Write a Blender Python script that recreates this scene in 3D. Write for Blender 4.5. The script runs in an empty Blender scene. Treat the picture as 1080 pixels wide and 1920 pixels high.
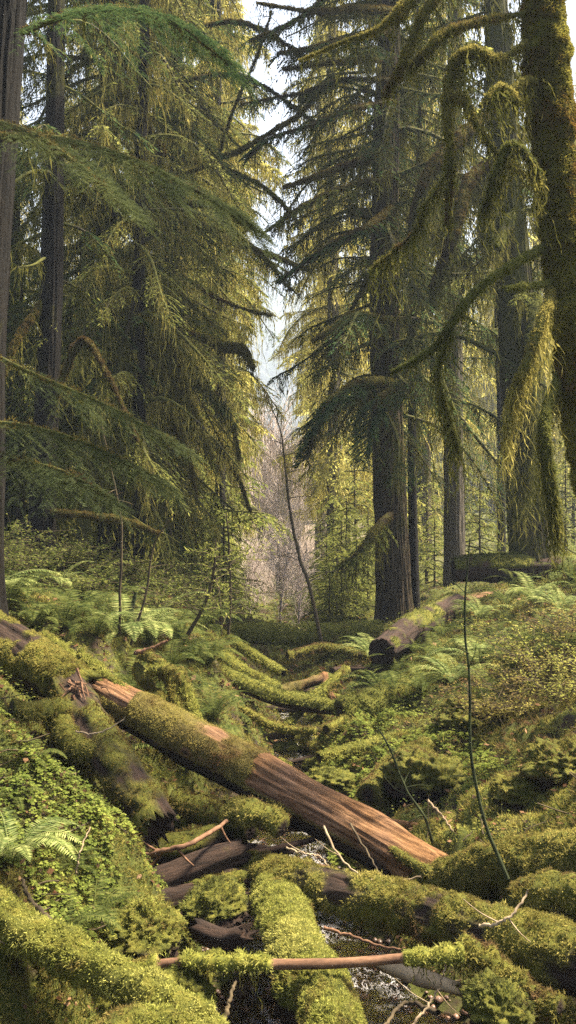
import bpy, math, random
import numpy as np

# ------------------------------------------------------------------ camera, light, exposure
sc = bpy.context.scene
COL = sc.collection
F = 1800.0                      # focal length in pixels of the 1080 x 1920 photograph
CZ = 2.6                        # eye height above the stream
cam = bpy.data.cameras.new("camera"); co = bpy.data.objects.new("camera", cam); COL.objects.link(co)
co.location = (0, 0, CZ); co.rotation_euler = (math.radians(90), 0, 0)
cam.sensor_fit = 'VERTICAL'; cam.sensor_height = 24; cam.lens = 24 * F / 1920
cam.clip_start = 0.05; cam.clip_end = 5000
sc.camera = co
SUN_EL, SUN_AZ = math.radians(60), math.radians(74)      # azimuth from +Y towards +X
SUN_DIR = np.array([math.sin(SUN_AZ) * math.cos(SUN_EL), math.cos(SUN_AZ) * math.cos(SUN_EL), math.sin(SUN_EL)])
w = bpy.data.worlds.new("World"); sc.world = w; w.use_nodes = True
nt = w.node_tree; nt.nodes.clear()
sky = nt.nodes.new('ShaderNodeTexSky'); sky.sky_type = 'NISHITA'; sky.sun_disc = False
sky.sun_elevation = SUN_EL; sky.sun_rotation = SUN_AZ
sky.dust_density = 4.0; sky.air_density = 0.8; sky.ozone_density = 1.0
bg = nt.nodes.new('ShaderNodeBackground'); bg.inputs[1].default_value = 0.055
wo = nt.nodes.new('ShaderNodeOutputWorld')
nt.links.new(sky.outputs[0], bg.inputs[0]); nt.links.new(bg.outputs[0], wo.inputs[0])
sl = bpy.data.lights.new("sun", 'SUN'); sl.energy = 4.6; sl.angle = math.radians(7); sl.color = (1.0, 0.88, 0.68)
so = bpy.data.objects.new("sun", sl); COL.objects.link(so)
from mathutils import Vector
so.rotation_euler = Vector(SUN_DIR).to_track_quat('Z', 'Y').to_euler()
so.location = (0, 0, 60)
sc.view_settings.view_transform = 'Standard'; sc.view_settings.look = 'None'
sc.view_settings.exposure = 2.7; sc.view_settings.gamma = 1
sc.cycles.max_bounces = 6; sc.cycles.diffuse_bounces = 3; sc.cycles.glossy_bounces = 3
sc.cycles.transmission_bounces = 4; sc.cycles.volume_bounces = 0; sc.cycles.transparent_max_bounces = 4
sc.cycles.use_denoising = False
sc.cycles.sample_clamp_indirect = .35; sc.cycles.sample_clamp_direct = 1.6

RS = np.random.RandomState(7)
random.seed(7)

# ------------------------------------------------------------------ helpers
def P(px, py, Y):
    return np.array([(px - 540) / F * Y, Y, CZ - (py - 960) / F * Y])

def _h(ix, iy, iz):
    n = (ix * 374761393 + iy * 668265263 + iz * 2147483647 + 1274126177) & 0xffffffff
    n = ((n ^ (n >> 13)) * 1274126177) & 0xffffffff
    n = ((n ^ (n >> 16)) * 2246822519) & 0xffffffff
    return ((n ^ (n >> 15)) & 0xffffff) / float(0xffffff)

def vn(p):
    i = np.floor(p).astype(np.int64); f = p - i; f = f * f * (3 - 2 * f)
    x, y, z = i[..., 0], i[..., 1], i[..., 2]; fx, fy, fz = f[..., 0], f[..., 1], f[..., 2]
    r = 0
    for a in (0, 1):
        for b in (0, 1):
            for c in (0, 1):
                r = r + _h(x + a, y + b, z + c) * (fx if a else 1 - fx) * (fy if b else 1 - fy) * (fz if c else 1 - fz)
    return r

def fbm(p, o=4):
    p = np.asarray(p, float); r = 0; a = .5; t = 0
    for k in range(o):
        r = r + a * vn(p * 2 ** k + 17.3 * k); t += a; a *= .5
    return r / t            # 0..1

def nrm(v):
    return v / np.maximum(np.linalg.norm(v, axis=-1, keepdims=True), 1e-9)

class Geo:
    """collects vertices and faces for one mesh"""
    def __init__(s): s.V = []; s.Q = []; s.T = []; s.n = 0; s.A = []
    def add(s, V, Q=None, T=None, A=None):
        V = np.asarray(V, float).reshape(-1, 3)
        if Q is not None and len(Q): s.Q.append(np.asarray(Q, np.int64).reshape(-1, 4) + s.n)
        if T is not None and len(T): s.T.append(np.asarray(T, np.int64).reshape(-1, 3) + s.n)
        s.V.append(V); s.A.append(np.zeros(len(V)) if A is None else np.asarray(A, float).ravel()); s.n += len(V)
        return s
    def mesh(s, name, m, smooth=True):
        V = np.concatenate(s.V); me = bpy.data.meshes.new(name)
        Q = np.concatenate(s.Q) if s.Q else np.zeros((0, 4), np.int64)
        T = np.concatenate(s.T) if s.T else np.zeros((0, 3), np.int64)
        me.vertices.add(len(V)); me.vertices.foreach_set('co', V.astype(np.float32).ravel())
        L = np.concatenate([Q.ravel(), T.ravel()]).astype(np.int32)
        me.loops.add(len(L)); me.loops.foreach_set('vertex_index', L)
        me.polygons.add(len(Q) + len(T))
        st = np.concatenate([np.arange(len(Q)) * 4, len(Q) * 4 + np.arange(len(T)) * 3]).astype(np.int32)
        me.polygons.foreach_set('loop_start', st)
        me.polygons.foreach_set('use_smooth', np.full(len(st), bool(smooth)))
        A = np.concatenate(s.A)
        if A.any():
            at = me.attributes.new('cover', 'FLOAT', 'POINT'); at.data.foreach_set('value', A.astype(np.float32))
        me.update(calc_edges=True)
        me.materials.append(m)
        return me
    def obj(s, name, m, parent=None, smooth=True):
        o = bpy.data.objects.new(name, s.mesh(name, m, smooth)); COL.objects.link(o)
        if parent is not None: o.parent = parent
        return o

def tag(o, label=None, cat=None, group=None, kind=None):
    if label: o['label'] = label
    if cat: o['category'] = cat
    if group: o['group'] = group
    if kind: o['kind'] = kind
    return o

def empty(name, loc=(0, 0, 0), rz=0):
    o = bpy.data.objects.new(name, None); COL.objects.link(o); o.location = loc; o.rotation_euler = (0, 0, rz)
    o.empty_display_size = .2
    return o

def copy_tree(o, parent=None):
    c = o.copy(); COL.objects.link(c)
    if parent is not None: c.parent = parent
    for ch in list(o.children): copy_tree(ch, c)
    return c

def resample(pts, n):
    """smooth path through the points (Catmull-Rom), n samples"""
    p = np.asarray(pts, float); k = len(p)
    if k == 2: t = np.linspace(0, 1, n)[:, None]; return p[0] * (1 - t) + p[1] * t
    q = np.vstack([2 * p[0] - p[1], p, 2 * p[-1] - p[-2]])
    t = np.linspace(0, k - 1 - 1e-6, n); i = t.astype(int); f = (t - i)[:, None]
    a, b, c, d = q[i], q[i + 1], q[i + 2], q[i + 3]
    return .5 * ((2 * b) + (c - a) * f + (2 * a - 5 * b + 4 * c - d) * f ** 2 + (3 * b - a - 3 * c + d) * f ** 3)

def frames(path):
    T = nrm(np.gradient(path, axis=-2))
    up = np.array([0, 0, 1.]); alt = np.array([0, 1., 0])
    m = np.abs(T[..., 2:3]).mean(axis=-2, keepdims=True) > .8
    ref = np.where(m, alt, up)
    S = nrm(np.cross(T, ref + 0 * T)); U = nrm(np.cross(S, T))
    return T, S, U

def tubes(G, paths, rad, sides=6, cap=True):
    """many tubes at once; paths (B,n,3), rad (B,n)"""
    paths = np.asarray(paths, float); rad = np.asarray(rad, float); B, n, _ = paths.shape
    T, S, U = frames(paths)
    a = np.arange(sides) / sides * 2 * np.pi
    V = paths[:, :, None] + rad[:, :, None, None] * (np.cos(a)[:, None] * S[:, :, None] + np.sin(a)[:, None] * U[:, :, None])
    b = (np.arange(B) * n * sides)[:, None, None]; i = (np.arange(n - 1) * sides)[None, :, None]; j = np.arange(sides)[None, None]
    j2 = (j + 1) % sides
    Q = np.stack([b + i + j, b + i + j2, b + i + sides + j2, b + i + sides + j], -1).reshape(-1, 4)
    G.add(V, Q)

def quads(G, Pt, D, N, L, W, mid=.45):
    S = nrm(np.cross(D, N)); L = np.asarray(L)[:, None]; W = np.asarray(W)[:, None]
    V = np.stack([Pt, Pt + D * L * mid + S * W / 2, Pt + D * L, Pt + D * L * mid - S * W / 2], 1)
    G.add(V, np.arange(len(Pt) * 4).reshape(-1, 4))

def strands(G, Pt, L, W, rs, sway=.12, seg=6):
    """lacy hanging moss: each strand is a drifting chain of small ragged flecks"""
    n = len(Pt); L = np.asarray(L); W = np.asarray(W) * np.ones(n)
    p = Pt.copy(); g_ = rs.randn(n, 3) * sway * .6; g_[:, 2] = 0
    for k in range(seg):
        f = 1 - .75 * k / seg; a = rs.rand(n) * 6.28; l = L / seg * (.7 + .7 * rs.rand(n))
        d = nrm(np.stack([rs.randn(n) * sway * 2.6, rs.randn(n) * sway * 2.6, -np.ones(n)], 1) + g_)
        S = np.stack([np.cos(a), np.sin(a), .5 * rs.randn(n)], 1) * (W * f * (.5 + rs.rand(n)) * .62)[:, None]
        m = p + d * (l * (.3 + .3 * rs.rand(n)))[:, None]
        V = np.stack([p, m + S, p + d * (l * 1.25)[:, None], m - S * .7], 1)
        G.add(V, np.arange(n * 4).reshape(-1, 4))
        p = p + d * (l * .95)[:, None] * 1.0

def tufts(G, Pt, N, L, W, rs, k=3, spread=.7, grav=.15):
    n = len(Pt)
    cl = fbm(Pt * 16 + 3, 3); L = np.asarray(L) * np.clip(.5 + 1.9 * (cl - .25), .5, 1.8)
    Pt = Pt + N * (np.clip(cl - .45, 0, 1) * .035 * np.clip(np.asarray(L) / .02, .3, 2))[:, None]
    Pt = np.repeat(Pt, k, 0); N = np.repeat(N, k, 0); L = np.repeat(L, k); W = np.repeat(np.broadcast_to(W, (n,)), k)
    L = L * (.6 + .8 * rs.rand(n * k))
    D = nrm(N + rs.randn(n * k, 3) * spread + np.array([0, 0, -grav]))
    S = nrm(np.cross(D, rs.randn(n * k, 3)))
    Pt = Pt + rs.randn(n * k, 3) * .004
    V = np.stack([Pt - S * W[:, None] / 2, Pt + S * W[:, None] / 2, Pt + D * L[:, None]], 1)
    G.add(V, None, np.arange(n * k * 3).reshape(-1, 3))

# ------------------------------------------------------------------ materials
def new_mat(name):
    m = bpy.data.materials.new(name); m.use_nodes = True; m.node_tree.nodes.clear()
    return m, m.node_tree

def N_(t, kind, **kw):
    n = t.nodes.new(kind)
    for k, v in kw.items(): setattr(n, k, v)
    return n

def ramp(t, fac, stops):
    r = t.nodes.new('ShaderNodeValToRGB'); e = r.color_ramp.elements
    e[0].position, e[0].color = stops[0][0], (*stops[0][1], 1)
    e[1].position, e[1].color = stops[-1][0], (*stops[-1][1], 1)
    for p, c in stops[1:-1]:
        x = e.new(p); x.color = (*c, 1)
    t.links.new(fac, r.inputs[0]); return r.outputs[0]

def noise(t, scale, detail=4, rough=.6, vec=None, stretch=None, coord='Object'):
    tc = t.nodes.new('ShaderNodeTexCoord'); v = tc.outputs[coord]
    if stretch:
        mp = t.nodes.new('ShaderNodeMapping'); mp.inputs['Scale'].default_value = stretch
        t.links.new(v, mp.inputs[0]); v = mp.outputs[0]
    n = t.nodes.new('ShaderNodeTexNoise'); n.inputs['Scale'].default_value = scale
    n.inputs['Detail'].default_value = detail; n.inputs['Roughness'].default_value = rough
    t.links.new(v, n.inputs['Vector']); return n.outputs[0]

def mix(t, a, b, fac):
    m = t.nodes.new('ShaderNodeMix'); m.data_type = 'RGBA'
    for s, v in ((6, a), (7, b), (0, fac)):
        if isinstance(v, (tuple, float, int)):
            m.inputs[s].default_value = (*v, 1) if isinstance(v, tuple) else v
        else: t.links.new(v, m.inputs[s])
    return m.outputs[2]

def leaf_mat(name, c0, c1, c2, scale=3.0, trans=.45, gloss=0.0):
    """thin leaves or moss: light passes through; colour varies leaf by leaf and by clump"""
    m, t = new_mat(name)
    g = t.nodes.new('ShaderNodeNewGeometry')
    c = ramp(t, g.outputs['Random Per Island'], [(0, c0), (.55, c1), (1, c2)])
    n = noise(t, scale, 3)
    k = ramp(t, n, [(.3, (.55, .6, .6)), (.7, (1.35, 1.25, 1.1))])
    mm = t.nodes.new('ShaderNodeMix'); mm.data_type = 'RGBA'; mm.blend_type = 'MULTIPLY'; mm.inputs[0].default_value = 1
    t.links.new(c, mm.inputs[6]); t.links.new(k, mm.inputs[7]); c = mm.outputs[2]
    d = t.nodes.new('ShaderNodeBsdfDiffuse'); tr = t.nodes.new('ShaderNodeBsdfTranslucent')
    t.links.new(c, d.inputs[0]); t.links.new(c, tr.inputs[0])
    ms = t.nodes.new('ShaderNodeMixShader'); ms.inputs[0].default_value = trans
    t.links.new(d.outputs[0], ms.inputs[1]); t.links.new(tr.outputs[0], ms.inputs[2]); out = ms.outputs[0]
    if gloss:
        gl = t.nodes.new('ShaderNodeBsdfGlossy'); gl.inputs['Roughness'].default_value = .45
        gl.inputs[0].default_value = (.9, 1, .9, 1)
        m2 = t.nodes.new('ShaderNodeMixShader'); m2.inputs[0].default_value = gloss
        t.links.new(out, m2.inputs[1]); t.links.new(gl.outputs[0], m2.inputs[2]); out = m2.outputs[0]
    o = t.nodes.new('ShaderNodeOutputMaterial'); t.links.new(out, o.inputs[0])
    return m

def solid_mat(name, build, rough=.9, bump=None, spec=.2):
    m, t = new_mat(name)
    b = t.nodes.new('ShaderNodeBsdfPrincipled'); b.inputs['Roughness'].default_value = rough
    b.inputs['Specular IOR Level'].default_value = spec
    t.links.new(build(t), b.inputs['Base Color'])
    if bump:
        h = bump[0](t); bn = t.nodes.new('ShaderNodeBump'); bn.inputs['Strength'].default_value = bump[1]
        bn.inputs['Distance'].default_value = bump[2]
        t.links.new(h, bn.inputs['Height']); t.links.new(bn.outputs[0], b.inputs['Normal'])
    o = t.nodes.new('ShaderNodeOutputMaterial'); t.links.new(b.outputs[0], o.inputs[0])
    return m

def cover(t):
    a = t.nodes.new('ShaderNodeAttribute'); a.attribute_name = 'cover'; return a.outputs['Fac']

def moss_col(t, s=9.0, a=(.035, .045, .008), b=(.12, .12, .016), c=(.24, .20, .035)):
    return ramp(t, noise(t, s, 8, .75), [(.3, a), (.52, b), (.72, c)])

def bark_build(dark, light, moss_lo=.5, moss_hi=.62, mc=((.03, .04, .008), (.09, .09, .015), (.15, .13, .03))):
    def f(t):
        w_ = ramp(t, noise(t, 11, 8, .8, stretch=(2.6, 2.6, .5)), [(.40, dark), (.60, light)])
        mk = ramp(t, noise(t, 1.3, 5, .7), [(moss_lo, (0, 0, 0)), (moss_hi, (1, 1, 1))])
        return mix(t, w_, moss_col(t, 14, *mc), mk)
    return f
bark_bump = (lambda t: noise(t, 11, 8, .8, stretch=(2.6, 2.6, .5)), 1.0, .07)
M = {}
M['bark_dark'] = solid_mat('bark_dark', bark_build((.003, .0026, .002), (.020, .015, .010), .55, .75), bump=bark_bump)
M['bark_brown'] = solid_mat('bark_brown', bark_build((.012, .009, .006), (.15, .11, .065), .5, .68), bump=bark_bump)
M['bark_grey'] = solid_mat('bark_grey', bark_build((.05, .042, .034), (.17, .14, .10), .6, .85), bump=bark_bump)
M['bark_moss'] = solid_mat('bark_moss', bark_build((.014, .011, .008), (.11, .085, .05), .36, .5), bump=bark_bump)
M['limb'] = solid_mat('limb', bark_build((.015, .013, .01), (.06, .05, .03), .38, .5), bump=(lambda t: noise(t, 30, 5, .7), .8, .02))
M['twig'] = solid_mat('twig', lambda t: ramp(t, noise(t, 12, 4), [(.35, (.03, .022, .014)), (.7, (.10, .075, .04))]))
M['stem_green'] = solid_mat('stem_green', lambda t: ramp(t, noise(t, 9, 4), [(.35, (.012, .016, .007)), (.7, (.05, .06, .02))]))
M['twig_pale'] = solid_mat('twig_pale', lambda t: ramp(t, noise(t, 1.2, 4), [(.35, (.46, .37, .33)), (.7, (.70, .60, .54))]))

def wood_cols(t):
    g = noise(t, 5, 8, .8, stretch=(1, 7, 7))
    red = ramp(t, g, [(.32, (.018, .008, .005)), (.45, (.12, .058, .022)), (.57, (.23, .12, .05)), (.72, (.36, .22, .11))])
    pale = ramp(t, g, [(.35, (.10, .05, .03)), (.7, (.32, .20, .13))])
    return mix(t, red, pale, ramp(t, noise(t, 1.6, 3), [(.45, (0, 0, 0)), (.75, (1, 1, 1))]))
def log_col(t):
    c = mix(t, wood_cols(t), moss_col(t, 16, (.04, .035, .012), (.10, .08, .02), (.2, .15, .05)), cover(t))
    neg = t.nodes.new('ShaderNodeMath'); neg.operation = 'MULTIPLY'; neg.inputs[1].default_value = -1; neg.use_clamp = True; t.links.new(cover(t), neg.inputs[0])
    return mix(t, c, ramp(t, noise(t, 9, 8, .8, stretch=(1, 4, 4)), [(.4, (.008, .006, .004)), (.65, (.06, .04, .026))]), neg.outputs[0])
M['log_red'] = solid_mat('log_red', log_col, bump=(lambda t: noise(t, 6, 8, .8, stretch=(1, 8, 8)), .8, .03))
def log_dark(t):
    wd = ramp(t, noise(t, 7, 8, .8, stretch=(.6, 4, 4)), [(.35, (.012, .009, .007)), (.7, (.085, .05, .034))])
    return mix(t, wd, moss_col(t, 14), cover(t))
M['log_dark'] = solid_mat('log_dark', log_dark, bump=(lambda t: noise(t, 9, 8, .8, stretch=(.7, 4, 4)), .9, .05))
M['stick'] = solid_mat('stick', lambda t: mix(t, ramp(t, noise(t, 9, 6, .7, stretch=(1, 4, 4)), [(.35, (.05, .026, .015)), (.7, (.23, .125, .07))]), moss_col(t, 20), cover(t)))
M['stick_grey'] = solid_mat('stick_grey', lambda t: ramp(t, noise(t, 9, 6, .7), [(.35, (.14, .10, .06)), (.7, (.42, .32, .2))]))

def moss_mat(name, brown, green, yellow, scale=6.0, trans=.4):
    m, t = new_mat(name)
    n1 = noise(t, scale, 5, .7); n2 = noise(t, scale * .22, 2, .5)
    mm0 = t.nodes.new('ShaderNodeMath'); mm0.operation = 'ADD'; t.links.new(n1, mm0.inputs[0]); t.links.new(n2, mm0.inputs[1])
    mm1 = t.nodes.new('ShaderNodeMath'); mm1.operation = 'MULTIPLY'; mm1.inputs[1].default_value = .5; t.links.new(mm0.outputs[0], mm1.inputs[0])
    c = ramp(t, mm1.outputs[0], [(.41, brown), (.50, green), (.60, yellow)])
    g = t.nodes.new('ShaderNodeNewGeometry'); k = ramp(t, g.outputs['Random Per Island'], [(0, (.7, .72, .7)), (1, (1.25, 1.2, 1.15))])
    mm = t.nodes.new('ShaderNodeMix'); mm.data_type = 'RGBA'; mm.blend_type = 'MULTIPLY'; mm.inputs[0].default_value = 1
    t.links.new(c, mm.inputs[6]); t.links.new(k, mm.inputs[7]); c = mm.outputs[2]
    d = t.nodes.new('ShaderNodeBsdfDiffuse'); tr = t.nodes.new('ShaderNodeBsdfTranslucent'); t.links.new(c, d.inputs[0]); t.links.new(c, tr.inputs[0])
    ms = t.nodes.new('ShaderNodeMixShader'); ms.inputs[0].default_value = trans; t.links.new(d.outputs[0], ms.inputs[1]); t.links.new(tr.outputs[0], ms.inputs[2])
    o = t.nodes.new('ShaderNodeOutputMaterial'); t.links.new(ms.outputs[0], o.inputs[0]); return m
M['moss_fuzz'] = moss_mat('moss_fuzz', (.14, .09, .045), (.19, .17, .045), (.33, .29, .085))
M['moss_green'] = moss_mat('moss_green', (.08, .07, .028), (.125, .14, .038), (.23, .235, .065))
M['moss_bright'] = moss_mat('moss_bright', (.19, .145, .05), (.25, .265, .06), (.40, .385, .11))
M['moss_brown'] = moss_mat('moss_brown', (.07, .045, .022), (.12, .09, .03), (.2, .16, .05))
M['moss_orange'] = moss_mat('moss_orange', (.17, .10, .025), (.16, .14, .03), (.28, .26, .055), 9)
M['moss_thin'] = moss_mat('moss_thin', (.18, .10, .05), (.23, .18, .06), (.34, .30, .09), 8)
M['hang'] = leaf_mat('hang', (.07, .075, .018), (.12, .12, .03), (.19, .175, .055), 1.5, .5)
M['hang_gold_lit'] = leaf_mat('hang_gold_lit', (.28, .26, .07), (.46, .42, .13), (.66, .58, .22), .8, .55)  # golden moss, its colour lifted to carry the backlit glow
M['hang_mid'] = leaf_mat('hang_mid', (.18, .17, .045), (.30, .27, .08), (.46, .41, .14), 1.2, .5)
M['needle'] = leaf_mat('needle', (.022, .05, .024), (.05, .09, .036), (.11, .15, .05), 1.2, .4)
M['needle_blue'] = leaf_mat('needle_blue', (.042, .058, .027), (.075, .096, .042), (.125, .145, .065), 1.5, .35)
M['needle_mid'] = leaf_mat('needle_mid', (.09, .115, .03), (.17, .19, .05), (.31, .32, .09), 1.0, .5)
M['needle_gold_lit'] = leaf_mat('needle_gold_lit', (.24, .25, .06), (.42, .41, .11), (.62, .57, .19), .8, .55)  # needles of the farther trees, light shining through painted into their gold
M['clover'] = leaf_mat('clover', (.085, .11, .025), (.13, .165, .035), (.21, .24, .06), 4, .4)
M['fern'] = leaf_mat('fern', (.035, .052, .017), (.08, .10, .03), (.15, .165, .052), 3, .4)
M['fern_pale'] = leaf_mat('fern_pale', (.10, .14, .045), (.19, .23, .08), (.34, .36, .15), 3, .4)
M['leaf'] = leaf_mat('leaf', (.045, .06, .018), (.09, .11, .03), (.18, .19, .055), 2, .4)
M['dead_leaf'] = leaf_mat('dead_leaf', (.06, .03, .018), (.15, .085, .05), (.30, .19, .12), 3, .3)

def ground_col(t):
    soil = ramp(t, noise(t, 5, 8, .75), [(.35, (.018, .012, .008)), (.65, (.075, .05, .03))])
    ms = moss_col(t, 7, (.02, .028, .006), (.075, .085, .014), (.15, .14, .03))
    near = mix(t, soil, ms, ramp(t, noise(t, 1.7, 5, .7), [(.4, (0, 0, 0)), (.5, (1, 1, 1))]))
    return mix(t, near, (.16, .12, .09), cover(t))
M['ground'] = solid_mat('ground', ground_col, bump=(lambda t: noise(t, 18, 8, .8), .8, .05))
M['hill'] = solid_mat('hill', lambda t: ramp(t, noise(t, .035, 10, .7), [(.35, (.035, .05, .035)), (.65, (.09, .11, .075))]), bump=(lambda t: noise(t, .12, 8, .8), 1, 8))
M['rock'] = solid_mat('rock', lambda t: ramp(t, noise(t, 7, 8, .7), [(.35, (.02, .018, .017)), (.7, (.12, .10, .09))]), rough=.35, spec=.6, bump=(lambda t: noise(t, 14, 6, .7), .6, .03))
def water_mat():
    m, t = new_mat('water')
    b = t.nodes.new('ShaderNodeBsdfPrincipled'); b.inputs['Base Color'].default_value = (.78, .62, .46, 1)
    b.inputs['Transmission Weight'].default_value = 1; b.inputs['IOR'].default_value = 1.33; b.inputs['Roughness'].default_value = .04
    h = noise(t, 16, 6, .75, stretch=(1, .6, 1)); bn = t.nodes.new('ShaderNodeBump'); bn.inputs['Strength'].default_value = .6; bn.inputs['Distance'].default_value = .03
    t.links.new(h, bn.inputs['Height']); t.links.new(bn.outputs[0], b.inputs['Normal'])
    # thin white streaks painted in as sky glints on the shallow creek
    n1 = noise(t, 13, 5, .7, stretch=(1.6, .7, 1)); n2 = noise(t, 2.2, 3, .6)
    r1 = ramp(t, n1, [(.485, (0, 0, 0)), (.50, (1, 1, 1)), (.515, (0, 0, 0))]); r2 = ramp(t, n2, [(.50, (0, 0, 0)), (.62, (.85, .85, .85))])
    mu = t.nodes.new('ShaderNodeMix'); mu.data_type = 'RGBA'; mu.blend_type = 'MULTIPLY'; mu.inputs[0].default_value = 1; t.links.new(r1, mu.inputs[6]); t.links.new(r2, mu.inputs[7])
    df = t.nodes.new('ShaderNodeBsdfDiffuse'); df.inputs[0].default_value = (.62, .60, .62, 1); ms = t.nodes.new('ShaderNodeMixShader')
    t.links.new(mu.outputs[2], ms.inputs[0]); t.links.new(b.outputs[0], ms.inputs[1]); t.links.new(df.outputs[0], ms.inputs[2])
    o = t.nodes.new('ShaderNodeOutputMaterial'); t.links.new(ms.outputs[0], o.inputs[0]); return m
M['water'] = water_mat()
M['gravel'] = solid_mat('gravel', lambda t: ramp(t, noise(t, 3, 2), [(.35, (.035, .022, .014)), (.7, (.17, .10, .065))]), rough=.4, spec=.5)

# ------------------------------------------------------------------ ground
SEC = [  # distance, then (x, height) across the gully
 (-12, [(-20, 3), (-4, 1.6), (0, 0.6), (4, 1.4), (20, 3)]),
 (1.5, [(-20, 6), (-3, 1.7), (-1.2, .8), (-.4, -.03), (.7, -.03), (1.3, .4), (3, 1.2), (20, 5)]),
 (3.6, [(-20, 6), (-3, 1.8), (-1.6, .6), (-1., .12), (-.45, -.03), (.85, -.05), (1.3, .25), (2, .8), (20, 5)]),
 (4.6, [(-20, 6), (-3, 1.85), (-1.6, 1.02), (-1.1, .7), (-.75, .3), (-.4, -.03), (.75, -.06), (1.3, .25), (1.9, .9), (4, 1.6), (20, 5)]),
 (5.3, [(-20, 6), (-3, 2.), (-1.6, 1.35), (-1.2, 1.12), (-.85, .8), (-.5, .05), (.5, -.06), (1.0, .25), (1.5, .75), (1.9, 1.05), (4, 1.8), (20, 5)]),
 (6.2, [(-20, 6), (-3, 2.), (-1.9, 1.3), (-1.3, .75), (-.8, .2), (-.3, -.05), (.35, -.03), (.9, .35), (1.4, .72), (1.95, 1.1), (4, 1.9), (20, 5)]),
 (7.5, [(-20, 6), (-3, 1.75), (-1.8, 1.0), (-1., .5), (-.4, .03), (.2, -.04), (.8, .35), (1.9, .75), (2.3, 1.05), (4, 1.7), (20, 5)]),
 (9, [(-20, 6), (-3.2, 1.8), (-1.7, 1.4), (-.95, 1.0), (-.35, .22), (-.08, -.04), (.16, -.03), (.36, .22), (1.0, .6), (1.8, .8), (2.7, 1.15), (5, 1.7), (20, 5)]),
 (11, [(-20, 6), (-3.4, 1.8), (-1.6, 1.45), (-.75, .85), (-.25, .2), (-.02, -.04), (.16, -.02), (.4, .2), (.9, .4), (2.2, .85), (3.3, 1.2), (6, 2), (20, 5)]),
 (14, [(-20, 6), (-3.6, 1.95), (-2, 1.6), (-1, .9), (-.4, .25), (.1, .12), (.5, .25), (1.5, .75), (2.9, 1.25), (4.2, 1.55), (8, 2.4), (20, 5)]),
 (18, [(-25, 5), (-5, 2.1), (-2.5, 1.35), (-1.1, .5), (-.3, .3), (.4, .3), (1.2, .42), (2, .58), (4, 1.2), (5.4, 1.6), (10, 2.4), (25, 5)]),
 (26, [(-30, 4), (-6, 1.8), (-2.5, .9), (-1., .4), (0, .25), (1.5, .35), (4, .8), (8, 1.5), (30, 4)]),
 (45, [(-60, 4), (-10, 1.6), (-3, .6), (0, .4), (5, .7), (12, 1.2), (60, 4)]),
 (120, [(-120, 12), (-20, 3), (0, 1.5), (20, 3), (120, 12)]),
 (300, [(-300, 30), (-50, 10), (0, 8), (50, 10), (300, 30)]),
 (1200, [(-900, 60), (0, 30), (900, 60)]),
]
_ys = np.array([s[0] for s in SEC], float)
def zbase(x, y):
    x = np.asarray(x, float); y = np.asarray(y, float)
    i = np.clip(np.searchsorted(_ys, y) - 1, 0, len(SEC) - 2)
    t = np.clip((y - _ys[i]) / (_ys[i + 1] - _ys[i]), 0, 1); t = t * t * (3 - 2 * t)
    prof = np.zeros((len(SEC),) + x.shape)
    for k, (_, pr) in enumerate(SEC):
        a = np.array(pr, float); prof[k] = (np.interp(x - .06, a[:, 0], a[:, 1]) + np.interp(x + .06, a[:, 0], a[:, 1])) / 2
    p0 = np.take_along_axis(prof, i[None], 0)[0]; p1 = np.take_along_axis(prof, (i + 1)[None], 0)[0]
    return p0 * (1 - t) + p1 * t
def zg(x, y):
    x = np.asarray(x, float); y = np.asarray(y, float)
    z = zbase(x, y)
    k = np.clip((z - .03) * 5, 0.15, 1)
    p = np.stack([x, y, 0 * x], -1)
    z = z + k * ((fbm(p * 1.6, 3) - .5) * .38 + (fbm(p * 6 + 50, 4) - .5) * .16)
    z = z + k * (np.minimum(np.abs(fbm(p * 3.1 + 21, 3) - .5) * 2, .4) - .15) * .30 * np.clip(1.4 - y / 16, 0, 1)
    z = z + (fbm(p * 28 + 9, 3) - .5) * .035 * np.clip(1 - y / 30, 0, 1)
    return z
u = np.linspace(-1, 1, 561); xs = np.sinh(u * 7.2) / np.sinh(7.2) * 900
u2 = np.linspace(0, 1, 761); ys = -12 + 17 * 0 + 0
ys = np.concatenate([np.linspace(-12, 2.5, 30)[:-1], 2.5 + (np.exp(u2 * 6.0) - 1) / (np.exp(6.0) - 1) * 997.5])
X, Y = np.meshgrid(xs, ys); Z = zg(X, Y)
def zfast(x, y): return zg(x, y)
g = Geo(); nx, ny = len(xs), len(ys)
ii = (np.arange(ny - 1)[:, None] * nx + np.arange(nx - 1)[None])
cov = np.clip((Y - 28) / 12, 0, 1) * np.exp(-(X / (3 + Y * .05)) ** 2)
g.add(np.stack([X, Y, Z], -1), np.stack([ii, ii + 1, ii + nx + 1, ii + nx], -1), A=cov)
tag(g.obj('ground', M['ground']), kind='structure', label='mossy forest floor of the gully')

def gn(x, y):
    e = .02; a = zg(x + e, y) - zg(x - e, y); b = zg(x, y + e) - zg(x, y - e)
    return nrm(np.stack([-a / (2 * e), -b / (2 * e), 1 + 0 * a], -1))

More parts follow.
